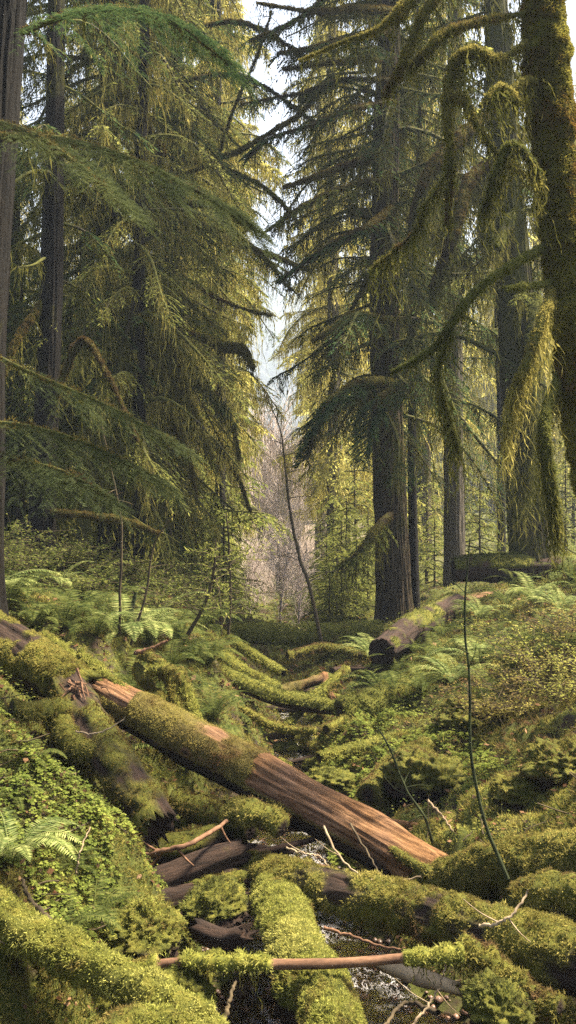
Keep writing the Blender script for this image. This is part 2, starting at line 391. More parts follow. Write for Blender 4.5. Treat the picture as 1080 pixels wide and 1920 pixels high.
# mountain across the valley
def mountain():
    g = Geo(); nx_, ny_ = 240, 70
    x = np.linspace(-700, 700, nx_); v = np.linspace(0, 1, ny_)
    X_, V_ = np.meshgrid(x, v)
    ridge = 188 + 28 * (fbm(np.stack([X_ / 90, 0 * X_, 0 * X_], -1), 4) - .5) * 2 - .05 * X_
    Z_ = 8 + ridge * np.sin(V_ * np.pi / 2 * 1.12)
    Y_ = 620 + V_ * 330 + (fbm(np.stack([X_ / 60, V_ * 3, 0 * X_], -1), 4) - .5) * 90
    Z_ += (fbm(np.stack([X_ / 8, Y_ / 8, 0 * X_], -1), 3) - .5) * 9
    i_ = (np.arange(ny_ - 1)[:, None] * nx_ + np.arange(nx_ - 1)[None])
    g.add(np.stack([X_, Y_, Z_], -1), np.stack([i_, i_ + 1, i_ + nx_ + 1, i_ + nx_], -1))
    tag(g.obj('mountain', M['hill']), kind='structure', label='blue hazy mountainside at the end of the valley')
mountain()

# stream
g = Geo(); sy = np.concatenate([np.linspace(2.5, 6.5, 330), np.linspace(6.52, 14, 160)]); sx = np.linspace(-1.1, 1.5, 200); nsx = 200
SX, SY = np.meshgrid(sx, sy); SZ = .035 + .012 * np.clip(SY - 12, 0, 20) + .035 * np.clip((SY - 7.5) / 1.5, 0, 1)
_rd = fbm(np.stack([SX * 13, SY * 9, 0 * SX], -1), 3); SZ = SZ + (.5 - np.abs(_rd - .5) * 3) * .016 + (fbm(np.stack([SX * 40, SY * 30, 0 * SX + 4], -1), 2) - .5) * .002
ii = (np.arange(len(sy) - 1)[:, None] * nsx + np.arange(nsx - 1)[None])
g.add(np.stack([SX, SY, SZ], -1), np.stack([ii, ii + 1, ii + nsx + 1, ii + nsx], -1))
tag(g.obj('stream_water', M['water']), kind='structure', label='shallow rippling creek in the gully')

# ------------------------------------------------------------------ mossy logs
def log(name, pts, radii, label, cat='fallen log', mat='log_dark', moss='moss_fuzz', bare=None, cover_lo=.35, sides=40, lump=.05,
        dens=5200, tuft=.018, group=None, n=None, hang=0, taper_end=(0, 0), mossy=True, rough=.06, seed=0, under=-.75):
    """a trunk lying on the ground. bare(s, ang_up) -> 0..1 amount of naked wood (s 0..1 along, up = cosine from straight up)"""
    rs = np.random.RandomState(seed + len(pts) * 13 + int(abs(pts[0][0]) * 1000) % 997)
    ln = np.sum(np.linalg.norm(np.diff(np.array(pts), axis=0), axis=1)); fine_ = dens >= 12000; n = n or max(24, int(ln / (.014 if fine_ else .035)))
    if fine_ and sides >= 60: sides = 96
    path = resample(pts, n); r = np.interp(np.linspace(0, 1, n), np.linspace(0, 1, len(radii)), radii)
    T, S, U = frames(path); s = np.linspace(0, 1, n)
    a = np.arange(sides) / sides * 2 * np.pi
    ca, sa = np.cos(a), np.sin(a)
    dirn = ca[None, :, None] * S[:, None] + sa[None, :, None] * U[:, None]          # n, sides, 3
    loc = np.stack([np.broadcast_to(s[:, None] * ln, (n, sides)), np.broadcast_to(ca * r[:, None], (n, sides)), np.broadcast_to(sa * r[:, None], (n, sides))], -1)
    up = dirn[..., 2]
    q = loc + seed * 3.7 + path[0]
    cv = np.clip((fbm(q * np.array([3, 5, 5]), 4) - cover_lo) * 9 + .5 + (up - .0) * .6, 0, 1) * (up > under)
    if not mossy: cv = cv * 0
    b = None
    if bare is not None:
        b = np.clip(bare(s[:, None] + 0 * up, up), 0, 1)
        b = np.clip((b + (fbm(q * 9, 3) - .5) * 1.1 - .5) * 6 + .5, 0, 1)
        cv = cv * (1 - b)
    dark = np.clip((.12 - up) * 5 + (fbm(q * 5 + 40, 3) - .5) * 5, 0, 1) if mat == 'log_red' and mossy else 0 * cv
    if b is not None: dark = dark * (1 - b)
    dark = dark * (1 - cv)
    grain = (fbm(q * np.array([1.2, 22, 22]), 3) - .5)
    disp = r[:, None] * rough * 2 * (fbm(q * np.array([2.2, 4, 4]) + 5, 3) - .5) * 2 + (-np.abs(grain) * .10 + .015 + (fbm(q * np.array([4, 30, 30]) + 9, 2) - .5) * .012 + (fbm(q * np.array([3, 7, 7]) + 19, 2) - .5) * .03) * (1 - cv) * min(1, r.mean() / .15)
    disp = disp + cv * (lump * (fbm(q * 11, 4) - .3) + .4 * lump)
    if (fine_ or dens >= 9000) and mat != 'log_red': disp = disp + cv * (np.minimum(np.abs(fbm(q * 13 + 77, 3) - .5) * 2, .45) * .055 - .008)
    V = path[:, None] + dirn * (r[:, None] + disp)[..., None]
    # local mesh with X along the log so the wood grain follows it
    o0 = path[0].copy(); ax = nrm(path[-1] - path[0]); sy_ = nrm(np.cross(np.array([0, 0, 1.]), ax)); sz_ = np.cross(ax, sy_)
    R = np.stack([ax, sy_, sz_], 0)
    # ends: jagged caps
    jag = [rs.rand(sides) * taper_end[0], rs.rand(sides) * taper_end[1]]
    V[0] -= T[0] * jag[0][:, None]; V[-1] += T[-1] * jag[1][:, None]
    Vv = V.reshape(-1, 3)
    i = (np.arange(n - 1)[:, None] * sides + np.arange(sides)[None]); j = (np.arange(n - 1)[:, None] * sides + (np.arange(sides)[None] + 1) % sides)
    Q = np.stack([i, j, j + sides, i + sides], -1).reshape(-1, 4)
    G_ = Geo()
    # inner rings for end caps, rough heartwood
    rings = []; capQ = []; base = len(Vv); extra = []; ecv = []
    for e, idx in ((0, 0), (1, n - 1)):
        prev = idx * sides + np.arange(sides)
        for f in (.7, .35, .02):
            c = path[idx] + dirn[idx] * (r[idx] * f) + (T[idx] * (1 if e else -1)) * ((rs.rand(sides) - .6) * .25 * r[idx] + taper_end[e] * .2)[:, None]
            cur = base + len(extra) * sides + np.arange(sides); extra.append(c); ecv.append(np.zeros(sides))
            nx_ = np.roll(prev, -1); nc = np.roll(cur, -1)
            capQ.append(np.stack([prev, nx_, nc, cur] if e else [prev, cur, nc, nx_], -1)); prev = cur
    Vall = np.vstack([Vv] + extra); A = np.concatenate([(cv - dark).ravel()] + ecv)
    G_.add((Vall - o0) @ R.T, np.vstack([Q] + capQ), A=A)
    o = G_.obj(name, M[mat])
    from mathutils import Matrix
    mw = Matrix([[*R[:, 0], o0[0]], [*R[:, 1], o0[1]], [*R[:, 2], o0[2]], [0, 0, 0, 1]]); o.matrix_world = mw
    tag(o, label, cat, group)
    # moss blades standing on the covered surface
    if mossy and moss:
        nq = Q[rs.randint(0, len(Q), int(dens * 2 * math.pi * r.mean() * ln))]
        uv = rs.rand(len(nq), 2); p00, p10, p11, p01 = (Vv[nq[:, k]] for k in range(4))
        pt = p00 * ((1 - uv[:, :1]) * (1 - uv[:, 1:])) + p10 * (uv[:, :1] * (1 - uv[:, 1:])) + p11 * (uv[:, :1] * uv[:, 1:]) + p01 * ((1 - uv[:, :1]) * uv[:, 1:])
        nn = nrm(np.cross(p10 - p00, p01 - p00)); oc = path[np.clip(nq[:, 0] // sides, 0, n - 1)]
        nn = nn * np.sign(np.sum(nn * (pt - oc), 1))[:, None]
        cc = cv.ravel()[nq[:, 0]]; ok = cc > .25 + .5 * rs.rand(len(cc)); pt, nn = pt[ok], nn[ok]
        Gm = Geo(); tufts(Gm, (pt - o0) @ R.T, nn @ R.T, np.full(len(pt), tuft), tuft * .42, rs, 3, .65, .2)
        mo = Gm.obj('moss', M[moss], o, smooth=False)
        if hang:
            dn = (nn[:, 2] < .1); hp = pt[dn]; hp = hp[rs.rand(len(hp)) < hang]
            if len(hp):
                Gh = Geo(); strands(Gh, hp, .05 + .10 * rs.rand(len(hp)), np.full(len(hp), .010), rs, .15)
                Gh.V = [(v - o0) @ R.T for v in Gh.V]
                Gh.obj('hanging_moss', M['hang'], o, smooth=False)
    return o

def bump_(s, a, b, e=.02):
    return np.clip((s - a) / e, 0, 1) * np.clip((b - s) / e, 0, 1)

# the big one across the gully
def bare_main(s, up):
    x = s
    end = bump_(x, .56, 2, .03) * np.clip((up - (-.2)) * 6, 0, 1)
    strip = bump_(x, .0, .20, .02) * np.clip((up - .3) * 6, 0, 1) * .9
    left = bump_(x, -.1, .035, .02) * .8
    return np.maximum(np.maximum(end, strip), left) + bump_(x, .93, 2, .03) * .8
log('fallen_log', [P(-130, 1130, 7.9), P(-20, 1195, 7.6), P(70, 1248, 7.35), P(148, 1296, 7.15)], [.2, .19, .18, .15], 'brown mossy trunk section at the left edge, ending at the orange splintered break', mat='log_dark', moss='moss_fuzz', sides=96, dens=13000, tuft=.012, lump=.035, cover_lo=.45, rough=.12, taper_end=(0, .16), seed=31, hang=.05,
    bare=lambda s, up: bump_(s, .3, .7, .1) * .6 * np.clip((up - .1) * 4, 0, 1))
log('fallen_log', [P(158, 1284, 7.35), P(330, 1378, 6.9), P(540, 1485, 6.5), P(805, 1632, 6.0)], [.14, .158, .156, .142],
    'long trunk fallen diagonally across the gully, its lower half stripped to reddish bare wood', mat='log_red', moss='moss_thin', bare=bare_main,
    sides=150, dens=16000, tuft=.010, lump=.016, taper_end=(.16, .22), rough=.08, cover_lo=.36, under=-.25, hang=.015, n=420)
log('broken_log', [P(135, 1300, 7.0), P(170, 1370, 6.6), P(225, 1450, 6.1), P(290, 1540, 5.8)], [.13, .125, .12, .11],
    'dark rotting trunk broken off and hanging down beneath the big diagonal trunk', moss='moss_brown', cover_lo=.5, dens=4500, taper_end=(.1, .15), rough=.12, tuft=.014)
# splintered wood at the break
def splinters(name, c, dirs, n, L, label, mat='stick', spread=.5, seed=1, w=.02):
    rs = np.random.RandomState(seed); G_ = Geo(); paths = []; rad = []
    for k in range(n):
        d = nrm(np.array(dirs, float) + rs.randn(3) * spread); p0 = rs.randn(3) * .05
        l = L * (.4 + .8 * rs.rand()); paths.append(resample([p0, p0 + d * l * .5 + rs.randn(3) * .01, p0 + d * l], 6)); rad.append(np.linspace(1, .15, 6) * w * (.4 + rs.rand()))
    tubes(G_, np.array(paths), np.array(rad), 5); o = G_.obj(name, M[mat], smooth=False); o.location = c
    return tag(o, label, 'splintered wood')
splinters('wood_splinters', P(140, 1300, 6.86), (.35, -.1, -.55), 90, .17, 'orange splinters of torn wood where the diagonal trunk is broken', seed=3, w=.012, spread=.28)
log('mossy_log', [P(425, 1622, 6.2), P(560, 1655, 5.6), P(740, 1700, 5.0), P(920, 1755, 4.55), P(1160, 1830, 4.1)], [.075, .10, .118, .125, .13],
    'thick mossy log lying low from the centre to the bottom right, right over the creek', moss='moss_fuzz', sides=80, dens=15000, tuft=.012, lump=.03, cover_lo=.42,
    bare=lambda s, up: bump_(s, .52, .82, .05) * .42 * np.clip((up + .1) * 4, 0, 1), rough=.1, hang=.03, seed=2)
log('mossy_log', [P(800, 1665, 5.9), P(900, 1635, 5.6), P(1010, 1622, 5.3), P(1150, 1600, 5.0)], [.09, .12, .135, .14],
    'fully moss covered log at the right edge, meeting the bare end of the diagonal trunk', moss='moss_fuzz', sides=60, dens=14000, tuft=.013, lump=.03, cover_lo=.34, rough=.12, seed=5, taper_end=(.12, 0))
log('mossy_stump', [P(503, 1650, 5.9), P(530, 1715, 5.3), P(560, 1790, 4.75), P(610, 1880, 4.2), P(640, 1990, 3.8)], [.085, .11, .12, .11, .10],
    'upended slab of log thick with bright moss, pointing towards the viewer in mid creek', moss='moss_bright', sides=60, dens=15000, tuft=.012, lump=.03, cover_lo=.25, rough=.14, seed=8, under=-.1, taper_end=(.05, 0))
log('mossy_log', [P(-120, 1660, 4.4), P(40, 1745, 4.2), P(180, 1820, 4.05), P(330, 1890, 3.9), P(400, 1960, 3.8)], [.075, .068, .062, .058, .045],
    'bright mossy log slanting down across the bottom left corner', moss='moss_bright', sides=60, dens=15000, tuft=.012, lump=.035, cover_lo=.36, rough=.16, seed=11, hang=.08)
log('mossy_log', [P(120, 2000, 3.6), P(260, 1935, 3.75), P(400, 1950, 3.8)], [.055, .065, .055], 'short rounded mossy log end at the very bottom, left of the creek', moss='moss_bright', dens=14000, tuft=.012, lump=.03, cover_lo=.1, seed=3)
log('mossy_log', [P(975, 1690, 4.7), P(1030, 1668, 4.65), P(1130, 1700, 4.6)], [.05, .065, .07], 'small arching mossy branch log above the thick one at the right edge', moss='moss_fuzz', dens=12000, tuft=.014, lump=.04, cover_lo=.1, hang=.1, seed=4)
log('mossy_log', [P(860, 1765, 4.3), P(930, 1815, 4.2), P(990, 1868, 4.1), P(1050, 1890, 4.0)], [.03, .035, .03, .025], 'thin ragged mossy branch hanging over the dark hollow at bottom right', cat='branch', moss='moss_fuzz', dens=16000, tuft=.016, lump=.03, cover_lo=.1, hang=.3, sides=20, seed=4)
# red stick across the bottom
def stickbare(s, up): return bump_(s, .42, .80, .03) + bump_(s, .12, .22, .03)
log('long_stick', [P(225, 1822, 4.3), P(330, 1805, 4.3), P(480, 1808, 4.25), P(640, 1806, 4.2), P(760, 1797, 4.2), P(870, 1790, 4.2)], [.018, .021, .021, .020, .021, .019],
    'reddish brown stick lying level across the creek, mossy at its left half', cat='stick', mat='stick', moss='moss_bright', dens=16000, tuft=.014, lump=.025, cover_lo=.1, bare=stickbare, sides=20, rough=.08, hang=.15)
# mid-distance logs
log('fallen_log', [P(420, 1188, 14.8), P(560, 1193, 14.6), P(715, 1184, 14.8)], [.12, .13, .12], 'mossy log lying level across the far end of the creek', moss='moss_bright', sides=24, dens=2500, tuft=.03, lump=.06, cover_lo=.25)
log('fallen_log', [P(850, 1069, 15.2), P(940, 1066, 15.2), P(1110, 1066, 15.4)], [.19, .2, .21], 'dark log with mossy top lying level behind the slender trees on the right bank', moss='moss_green', sides=32, dens=2500, tuft=.03, lump=.05, cover_lo=.42, under=.15)
log('fallen_log', [P(715, 1222, 11.7), P(770, 1182, 12.6), P(855, 1134, 14.0)], [.165, .175, .165], 'big dark log pointing downhill with its sawn end above the mossy right bank', moss='moss_green', sides=40, dens=1500, tuft=.025, lump=.03, cover_lo=.55, under=.3)
log('fallen_log', [P(845, 1140, 14.1), P(900, 1127, 14.5), P(985, 1112, 15)], [.12, .11, .09], 'thin reddish log lying beyond the upper end of the big dark one', mat='log_red', moss='moss_fuzz', sides=24, dens=1200, cover_lo=.55)
log('mossy_log', [P(415, 1262, 10.9), P(500, 1304, 10.5), P(580, 1322, 10.3), P(655, 1334, 10.1)], [.075, .08, .07, .05], 'mossy log reaching down from the left bank to the creek bed, mid distance', moss='moss_green', sides=28, dens=4000, tuft=.02, cover_lo=.3, under=-.2)
log('mossy_log', [P(640, 1345, 9.8), P(730, 1318, 10.0), P(840, 1255, 10.6)], [.13, .15, .13], 'dark moss covered log half buried in the right bank below the big dark log', moss='moss_green', sides=32, dens=5000, tuft=.022, lump=.1, cover_lo=.2, under=-.1)
log('mossy_log', [P(385, 1215, 11.4), P(450, 1255, 11.1), P(520, 1294, 10.8)], [.05, .05, .04], 'slim mossy pole sloping to the creek just above the mid distance log', moss='moss_bright', sides=16, dens=5000, tuft=.02, cover_lo=.2)
log('fallen_log', [P(520, 1302, 11.4), P(560, 1288, 11.5), P(608, 1272, 11.6)], [.05, .06, .045], 'pinkish grey broken log rising right from the creek bed', mat='log_red', moss='moss_fuzz', sides=18, dens=1500, cover_lo=.6, taper_end=(.05, .1))
log('broken_stub', [P(607, 1268, 11.6), P(612, 1290, 11.5), P(624, 1308, 11.4)], [.05, .045, .03], 'orange splintered stub standing in the creek bed, mid distance', cat='stump', mat='log_red', mossy=False, sides=14, taper_end=(.06, .1))
log('mossy_log', [P(690, 1490, 7.2), P(740, 1440, 7.8), P(800, 1400, 8.2)], [.05, .06, .05], 'low mossy log among clover on the right bank', moss='moss_fuzz', sides=18, dens=6000, tuft=.018, cover_lo=.2)
log('rotten_log', [P(720, 1540, 6.6), P(830, 1560, 6.4), P(915, 1580, 6.0)], [.03, .035, .03], 'small bare brown log end beside the green sapling foot', mat='log_red', mossy=False, sides=14, taper_end=(.08, .05))
# dark rotten planks in the hollow under the diagonal trunk
for a, b, r_, lb in (((245, 1620, 5.9), (395, 1580, 6.1), .075, 'dark brown rotten log lying in the hollow, topmost of three'),
                 ((300, 1650, 5.7), (440, 1600, 5.9), .09, 'wet black rotten log in the middle of the hollow'),
                 ((270, 1700, 5.4), (360, 1680, 5.5), .06, 'short dark plank of rotten wood above the round mossy rocks')):
    log('rotten_log', [P(*a), (P(*a) + P(*b)) / 2 + np.array([0, 0, .01]), P(*b)], [r_, r_ * 1.05, r_ * .9], lb, moss='moss_brown', sides=28, cover_lo=.7, dens=2500, taper_end=(.15, .15), rough=.15, seed=int(r_ * 100))
log('rotten_plank', [P(735, 1812, 4.75), P(790, 1832, 4.6), P(845, 1850, 4.5)], [.035, .045, .03], 'wet grey plank half sunk in the creek behind the red stick', mat='stick_grey', mossy=False, sides=14, taper_end=(.1, .1), rough=.2)
log('wood_chunk', [P(375, 1745, 4.9), P(420, 1765, 4.8), P(455, 1752, 4.75)], [.05, .06, .04], 'pale splintered wood chunk between the mossy rocks and the upended slab', mat='log_dark', mossy=False, sides=16, taper_end=(.08, .08), rough=.2)
log('mossy_log', [P(440, 1520, 6.2), P(480, 1530, 6.0), P(530, 1555, 5.9)], [.05, .06, .05], 'knobbly mossy root under the middle of the diagonal trunk', moss='moss_fuzz', sides=24, dens=6000, cover_lo=.3, lump=.06)
log('mossy_log', [P(330, 1500, 6.6), P(400, 1530, 6.4), P(470, 1560, 6.2)], [.05, .06, .05], 'brown mossy log in the shade below the diagonal trunk', moss='moss_brown', sides=24, dens=6000, cover_lo=.3, lump=.06)
log('mossy_log', [P(100, 1330, 6.6), P(140, 1400, 6.3), P(200, 1420, 6.2)], [.045, .05, .04], 'short mossy branch stub beside the broken hanging trunk', moss='moss_fuzz', sides=20, dens=7000, cover_lo=.3, hang=.1)
log('mossy_log', [P(20, 1330, 6.3), P(70, 1335, 6.4), P(125, 1325, 6.6)], [.03, .035, .03], 'thin mossy branch sticking out left under the diagonal trunk', cat='branch', moss='moss_fuzz', sides=16, dens=9000, cover_lo=.2, hang=.3)

# ------------------------------------------------------------------ mossy boulders
def boulder(loc, size, label, moss='moss_bright', seed=0, cat='rock', name='mossy_boulder', dens=12000, mossy=True, mat='rock', lo=-.2):
    rs = np.random.RandomState(seed); nu, nv = (110, 60) if mossy and loc[1] < 10 else (40, 24)
    a = np.arange(nu) / nu * 2 * np.pi; b = np.linspace(-.5, .5, nv) * np.pi
    A_, B_ = np.meshgrid(a, b)
    d = np.stack([np.cos(A_) * np.cos(B_), np.sin(A_) * np.cos(B_), np.sin(B_)], -1)
    k = .62 + .7 * fbm(d * 1.9 + seed * 7.1, 4) + (fbm(d * 6 + seed, 4) - .5) * .45
    k = k + (np.minimum(np.abs(fbm(d * 5 + seed * 3, 3) - .5) * 2, .45) * .32 - .05) * (1 if mossy else 0)
    V = d * k[..., None] * np.array(size); Vv = V.reshape(-1, 3)
    i = (np.arange(nv - 1)[:, None] * nu + np.arange(nu)[None]); j = (np.arange(nv - 1)[:, None] * nu + (np.arange(nu)[None] + 1) % nu)
    Q = np.stack([i, j, j + nu, i + nu], -1).reshape(-1, 4)
    g = Geo(); cv = np.clip((d[..., 2] - lo) * 4, 0, 1).ravel() * (1 if mossy else 0)
    g.add(Vv, Q, A=cv); o = g.obj(name, M['log_dark'] if mossy else M[mat]); o.location = loc; o.rotation_euler = (0, 0, rs.rand() * 6)
    tag(o, label, cat)
    if mossy:
        area = 3.2 * (size[0] + size[1]) / 2 * (size[0] + size[2])
        nq = Q[rs.randint(0, len(Q), int(dens * area))]; uv = rs.rand(len(nq), 2)
        p00, p10, p01 = Vv[nq[:, 0]], Vv[nq[:, 1]], Vv[nq[:, 3]]
        pt = p00 + (p10 - p00) * uv[:, :1] + (p01 - p00) * uv[:, 1:]
        ok = cv[nq[:, 0]] > rs.rand(len(nq)); pt = pt[ok]; nn = nrm(pt / np.array(size))
        gm = Geo(); tufts(gm, pt, nn, np.full(len(pt), .014), .0055, rs, 3, .65, .1)
        gm.obj('moss', M[moss], o, smooth=False)
    return o
boulder(P(276, 1750, 4.7), (.17, .17, .14), 'round bright mossy rock above the left part of the red stick', seed=1)
boulder(P(402, 1700, 5.3), (.17, .2, .12), 'bright green mossy rock between the rotten planks and the upended slab', moss='moss_green', seed=2)
boulder(P(340, 1640+230, 4.3), (.16, .16, .14), 'shaded mossy rock under the red stick left of the creek', moss='moss_green', seed=3)
boulder(P(560, 1870, 4.3), (.13, .1, .13), 'mossy lump at the foot of the upended slab', seed=4)
boulder(P(890, 1350, 8.6), (.34, .34, .2), 'bright mossy hummock on the right bank behind the green sapling', moss='moss_fuzz', seed=5, dens=5000)
for k_, (q_, s_, l_) in enumerate([(P(1065, 1440, 6.1), (.24, .26, .17), 'mossy hummock at the right edge, highest above the moss covered log'), (P(985, 1490, 6.2), (.2, .22, .13), 'mossy hummock in the middle above the moss covered log at right'), (P(930, 1530, 6.3), (.15, .17, .1), 'small mossy hummock just behind the tall bare green stem'), (P(1060, 1520, 5.9), (.15, .14, .13), 'dark mossy hummock low at the right edge over the hollow')]):
    boulder(q_, s_, l_, moss='moss_fuzz', seed=60 + k_, dens=11000)
boulder(P(795, 1460, 7.2), (.26, .3, .2), 'low mossy rock in the clover of the right bank', moss='moss_fuzz', seed=7, dens=6000)
boulder(P(930, 1895, 3.9), (.14, .12, .12), 'green mossy rock in the bottom right corner hollow', moss='moss_green', seed=8)
boulder(P(150, 1900, 4.4), (.22, .2, .16), 'shaded mossy rock behind the slanting log at bottom left', moss='moss_green', seed=9)
boulder(P(615, 1470, 8.2), (.25, .25, .12), 'flat mossy rock at the right edge of the creek', moss='moss_green', seed=10, dens=5000)
boulder(P(655, 1130 + 60, 17), (.4, .35, .3), 'mossy hump left of the big trunk foot', moss='moss_fuzz', seed=12, dens=2500)
rs = np.random.RandomState(5)
for k, (px, py, Y_) in enumerate([(640, 1760, 5.0), (700, 1840, 4.5), (610, 1730, 5.4), (545, 1395, 10.3), (575, 1372, 11), (520, 1420, 9.6), (600, 1395, 10.2), (690, 1890, 4.3), (420, 1880, 4.4), (655, 1385, 10.4), (560, 1350, 12), (440, 1830, 4.6)]):
    p = P(px, py, Y_); p[2] = max(.02, min(p[2], .06)); s_ = .05 + .05 * rs.rand()
    boulder(p, (s_ * 1.3, s_, s_ * .6), 'small wet dark stone in the creek', seed=20 + k, name='stone', mossy=False)
for o in list(COL.objects):
    if o.name.startswith('stone'): o['group'] = 'wet stones in the creek bed'

# ------------------------------------------------------------------ conifers
def clip_len(bx, by, bz, ca, sa, L, side):
    """keeps the open gap along the creek free: nearer trees end their boughs there"""
    if not side: return L
    for _ in range(6):
        tx, ty, tz = bx + sa * L, by + ca * L, bz - .25 * L
        px = 540 + F * tx / ty; py = 960 - F * (tz - CZ) / ty
        jit = 30 * np.sin(np.arange(len(L)) * 5.7) + 25 * np.sin(py / 37)
        if side < 0: lim = jit +  np.interp(py, [-400, 0, 120, 300, 500, 700, 900, 1200], [370, 470, 500, 535, 500, 482, 465, 425]); bad = px > lim
        else: lim = jit + np.interp(py, [-400, 0, 120, 300, 500, 700, 900, 1200], [700, 610, 575, 545, 540, 545, 548, 575]); bad = px < lim
        L = np.where(bad, L * .8, L)
    return L * 1.0

def foliage(Gf, Gh, Gb, bp, bL, rs, NL, NT, tw, leafw, nd, mossd, moss_len, moss_w, lat=.34, droop=.5, bt=None, fine=False):
    """bp(k, s) gives the bough point; fills leaf sprays, hanging moss and side twigs"""
    B = len(bL)
    if NL and nd > 0:
        s = np.clip((np.arange(NL)[None] + rs.rand(B, NL)) / NL, .02, 1) ** .85
        keep = (rs.rand(B, NL) < np.clip(bL[:, None] / bL.max() + .15, 0, 1)) & (rs.rand(B, NL) < (.15 + 1.2 * s) * nd)
        if bt is not None: keep &= bt[:, None]
        kb, kl = np.nonzero(keep); s = s[kb, kl]; n = len(s)
        p0, t0 = bp(kb, s)
        sgn = np.where(rs.rand(n) < .5, 1, -1); th = sgn * np.radians(45 + 30 * rs.rand(n)) * np.clip(1.15 - s * .7, .2, 1)
        hx, hy = t0[:, 0], t0[:, 1]; hn = np.hypot(hx, hy) + 1e-6; hx, hy = hx / hn, hy / hn
        dx, dy = hx * np.cos(th) - hy * np.sin(th), hx * np.sin(th) + hy * np.cos(th)
        ll = lat * np.clip(bL[kb], .5, 2.6) * (1.05 - .8 * s) * (.5 + .8 * rs.rand(n)) + .08
        dz = -.12 - .3 * rs.rand(n)
        # side twigs (tubes)
        if Gb is not None:
            q = np.linspace(0, 1, 4)[None, :, None]
            lp = p0[:, None] + np.stack([dx, dy, dz], -1)[:, None] * ll[:, None, None] * q + np.array([0, 0, -1.]) * (droop * ll[:, None, None] * q ** 2)
            tubes(Gb, lp, np.linspace(.006, .002, 4)[None] * np.ones((n, 1)), 3)
        u_ = (np.arange(NT)[None] + rs.rand(n, NT)) / NT
        P_ = p0[:, None] + np.stack([dx, dy, dz], -1)[:, None] * (ll[:, None] * u_)[..., None]
        P_[..., 2] -= droop * ll[:, None] * u_ ** 2
        kp = rs.rand(n, NT) < np.clip(ll / (.5 * ll.max()), .35, 1)[:, None]
        sg = np.where((np.arange(NT)[None] + rs.randint(0, 2, (n, 1))) % 2 == 0, 1, -1)
        ph = sg * np.radians(38 + 25 * rs.rand(n, NT)) * (1.1 - .6 * u_)
        ex = dx[:, None] * np.cos(ph) - dy[:, None] * np.sin(ph); ey = dx[:, None] * np.sin(ph) + dy[:, None] * np.cos(ph)
        ez = dz[:, None] - 2 * droop * u_ * .6 + rs.randn(n, NT) * .12
        D = nrm(np.stack([ex, ey, ez], -1))[kp]; P_ = P_[kp]; m = len(D)
        Nn = nrm(np.array([0, 0, 1.]) + rs.randn(m, 3) * .35)
        tl_ = tw * (.5 + .9 * rs.rand(m))
        if fine:
            K = 11; f_ = (np.arange(K)[None] + .4) / K; Sd = nrm(np.cross(D, Nn))
            for sg_ in (-1, 1):
                pp_ = P_[:, None] + D[:, None] * (tl_[:, None] * f_)[..., None]; dd_ = nrm(D[:, None] * .55 + sg_ * Sd[:, None] + rs.randn(m, K, 3) * .18)
                quads(Gf, pp_.reshape(-1, 3), dd_.reshape(-1, 3), np.repeat(Nn, K, 0), (.019 * (1.15 - f_ * .6) * (.7 + .6 * rs.rand(m, K))).ravel(), np.full(m * K, leafw))
        else: quads(Gf, P_, D, Nn, tl_, leafw * (.6 + .8 * rs.rand(m)))
    if mossd > 0 and Gh is not None:
        k = np.repeat(np.arange(B), np.maximum(1, (mossd * bL).astype(int))); m = len(k)
        # clumped along the bough
        c = (np.floor(rs.rand(m) * 7) + .5) / 7 + rs.randn(m) * .035; s = np.where(rs.rand(m) < .6, c, rs.rand(m)); s = np.clip(s + .0 * k, .02, 1)
        p, _t = bp(k, s); p = p + rs.randn(m, 3) * np.array([.03, .03, .015]) 
        cl = .35 + 1.3 * fbm(p * 2.3, 2) ** 2 * 2
        strands(Gh, p, moss_len * cl * (.3 + rs.exponential(.6, m)), moss_w * (.5 + rs.rand(m)), rs, .1)

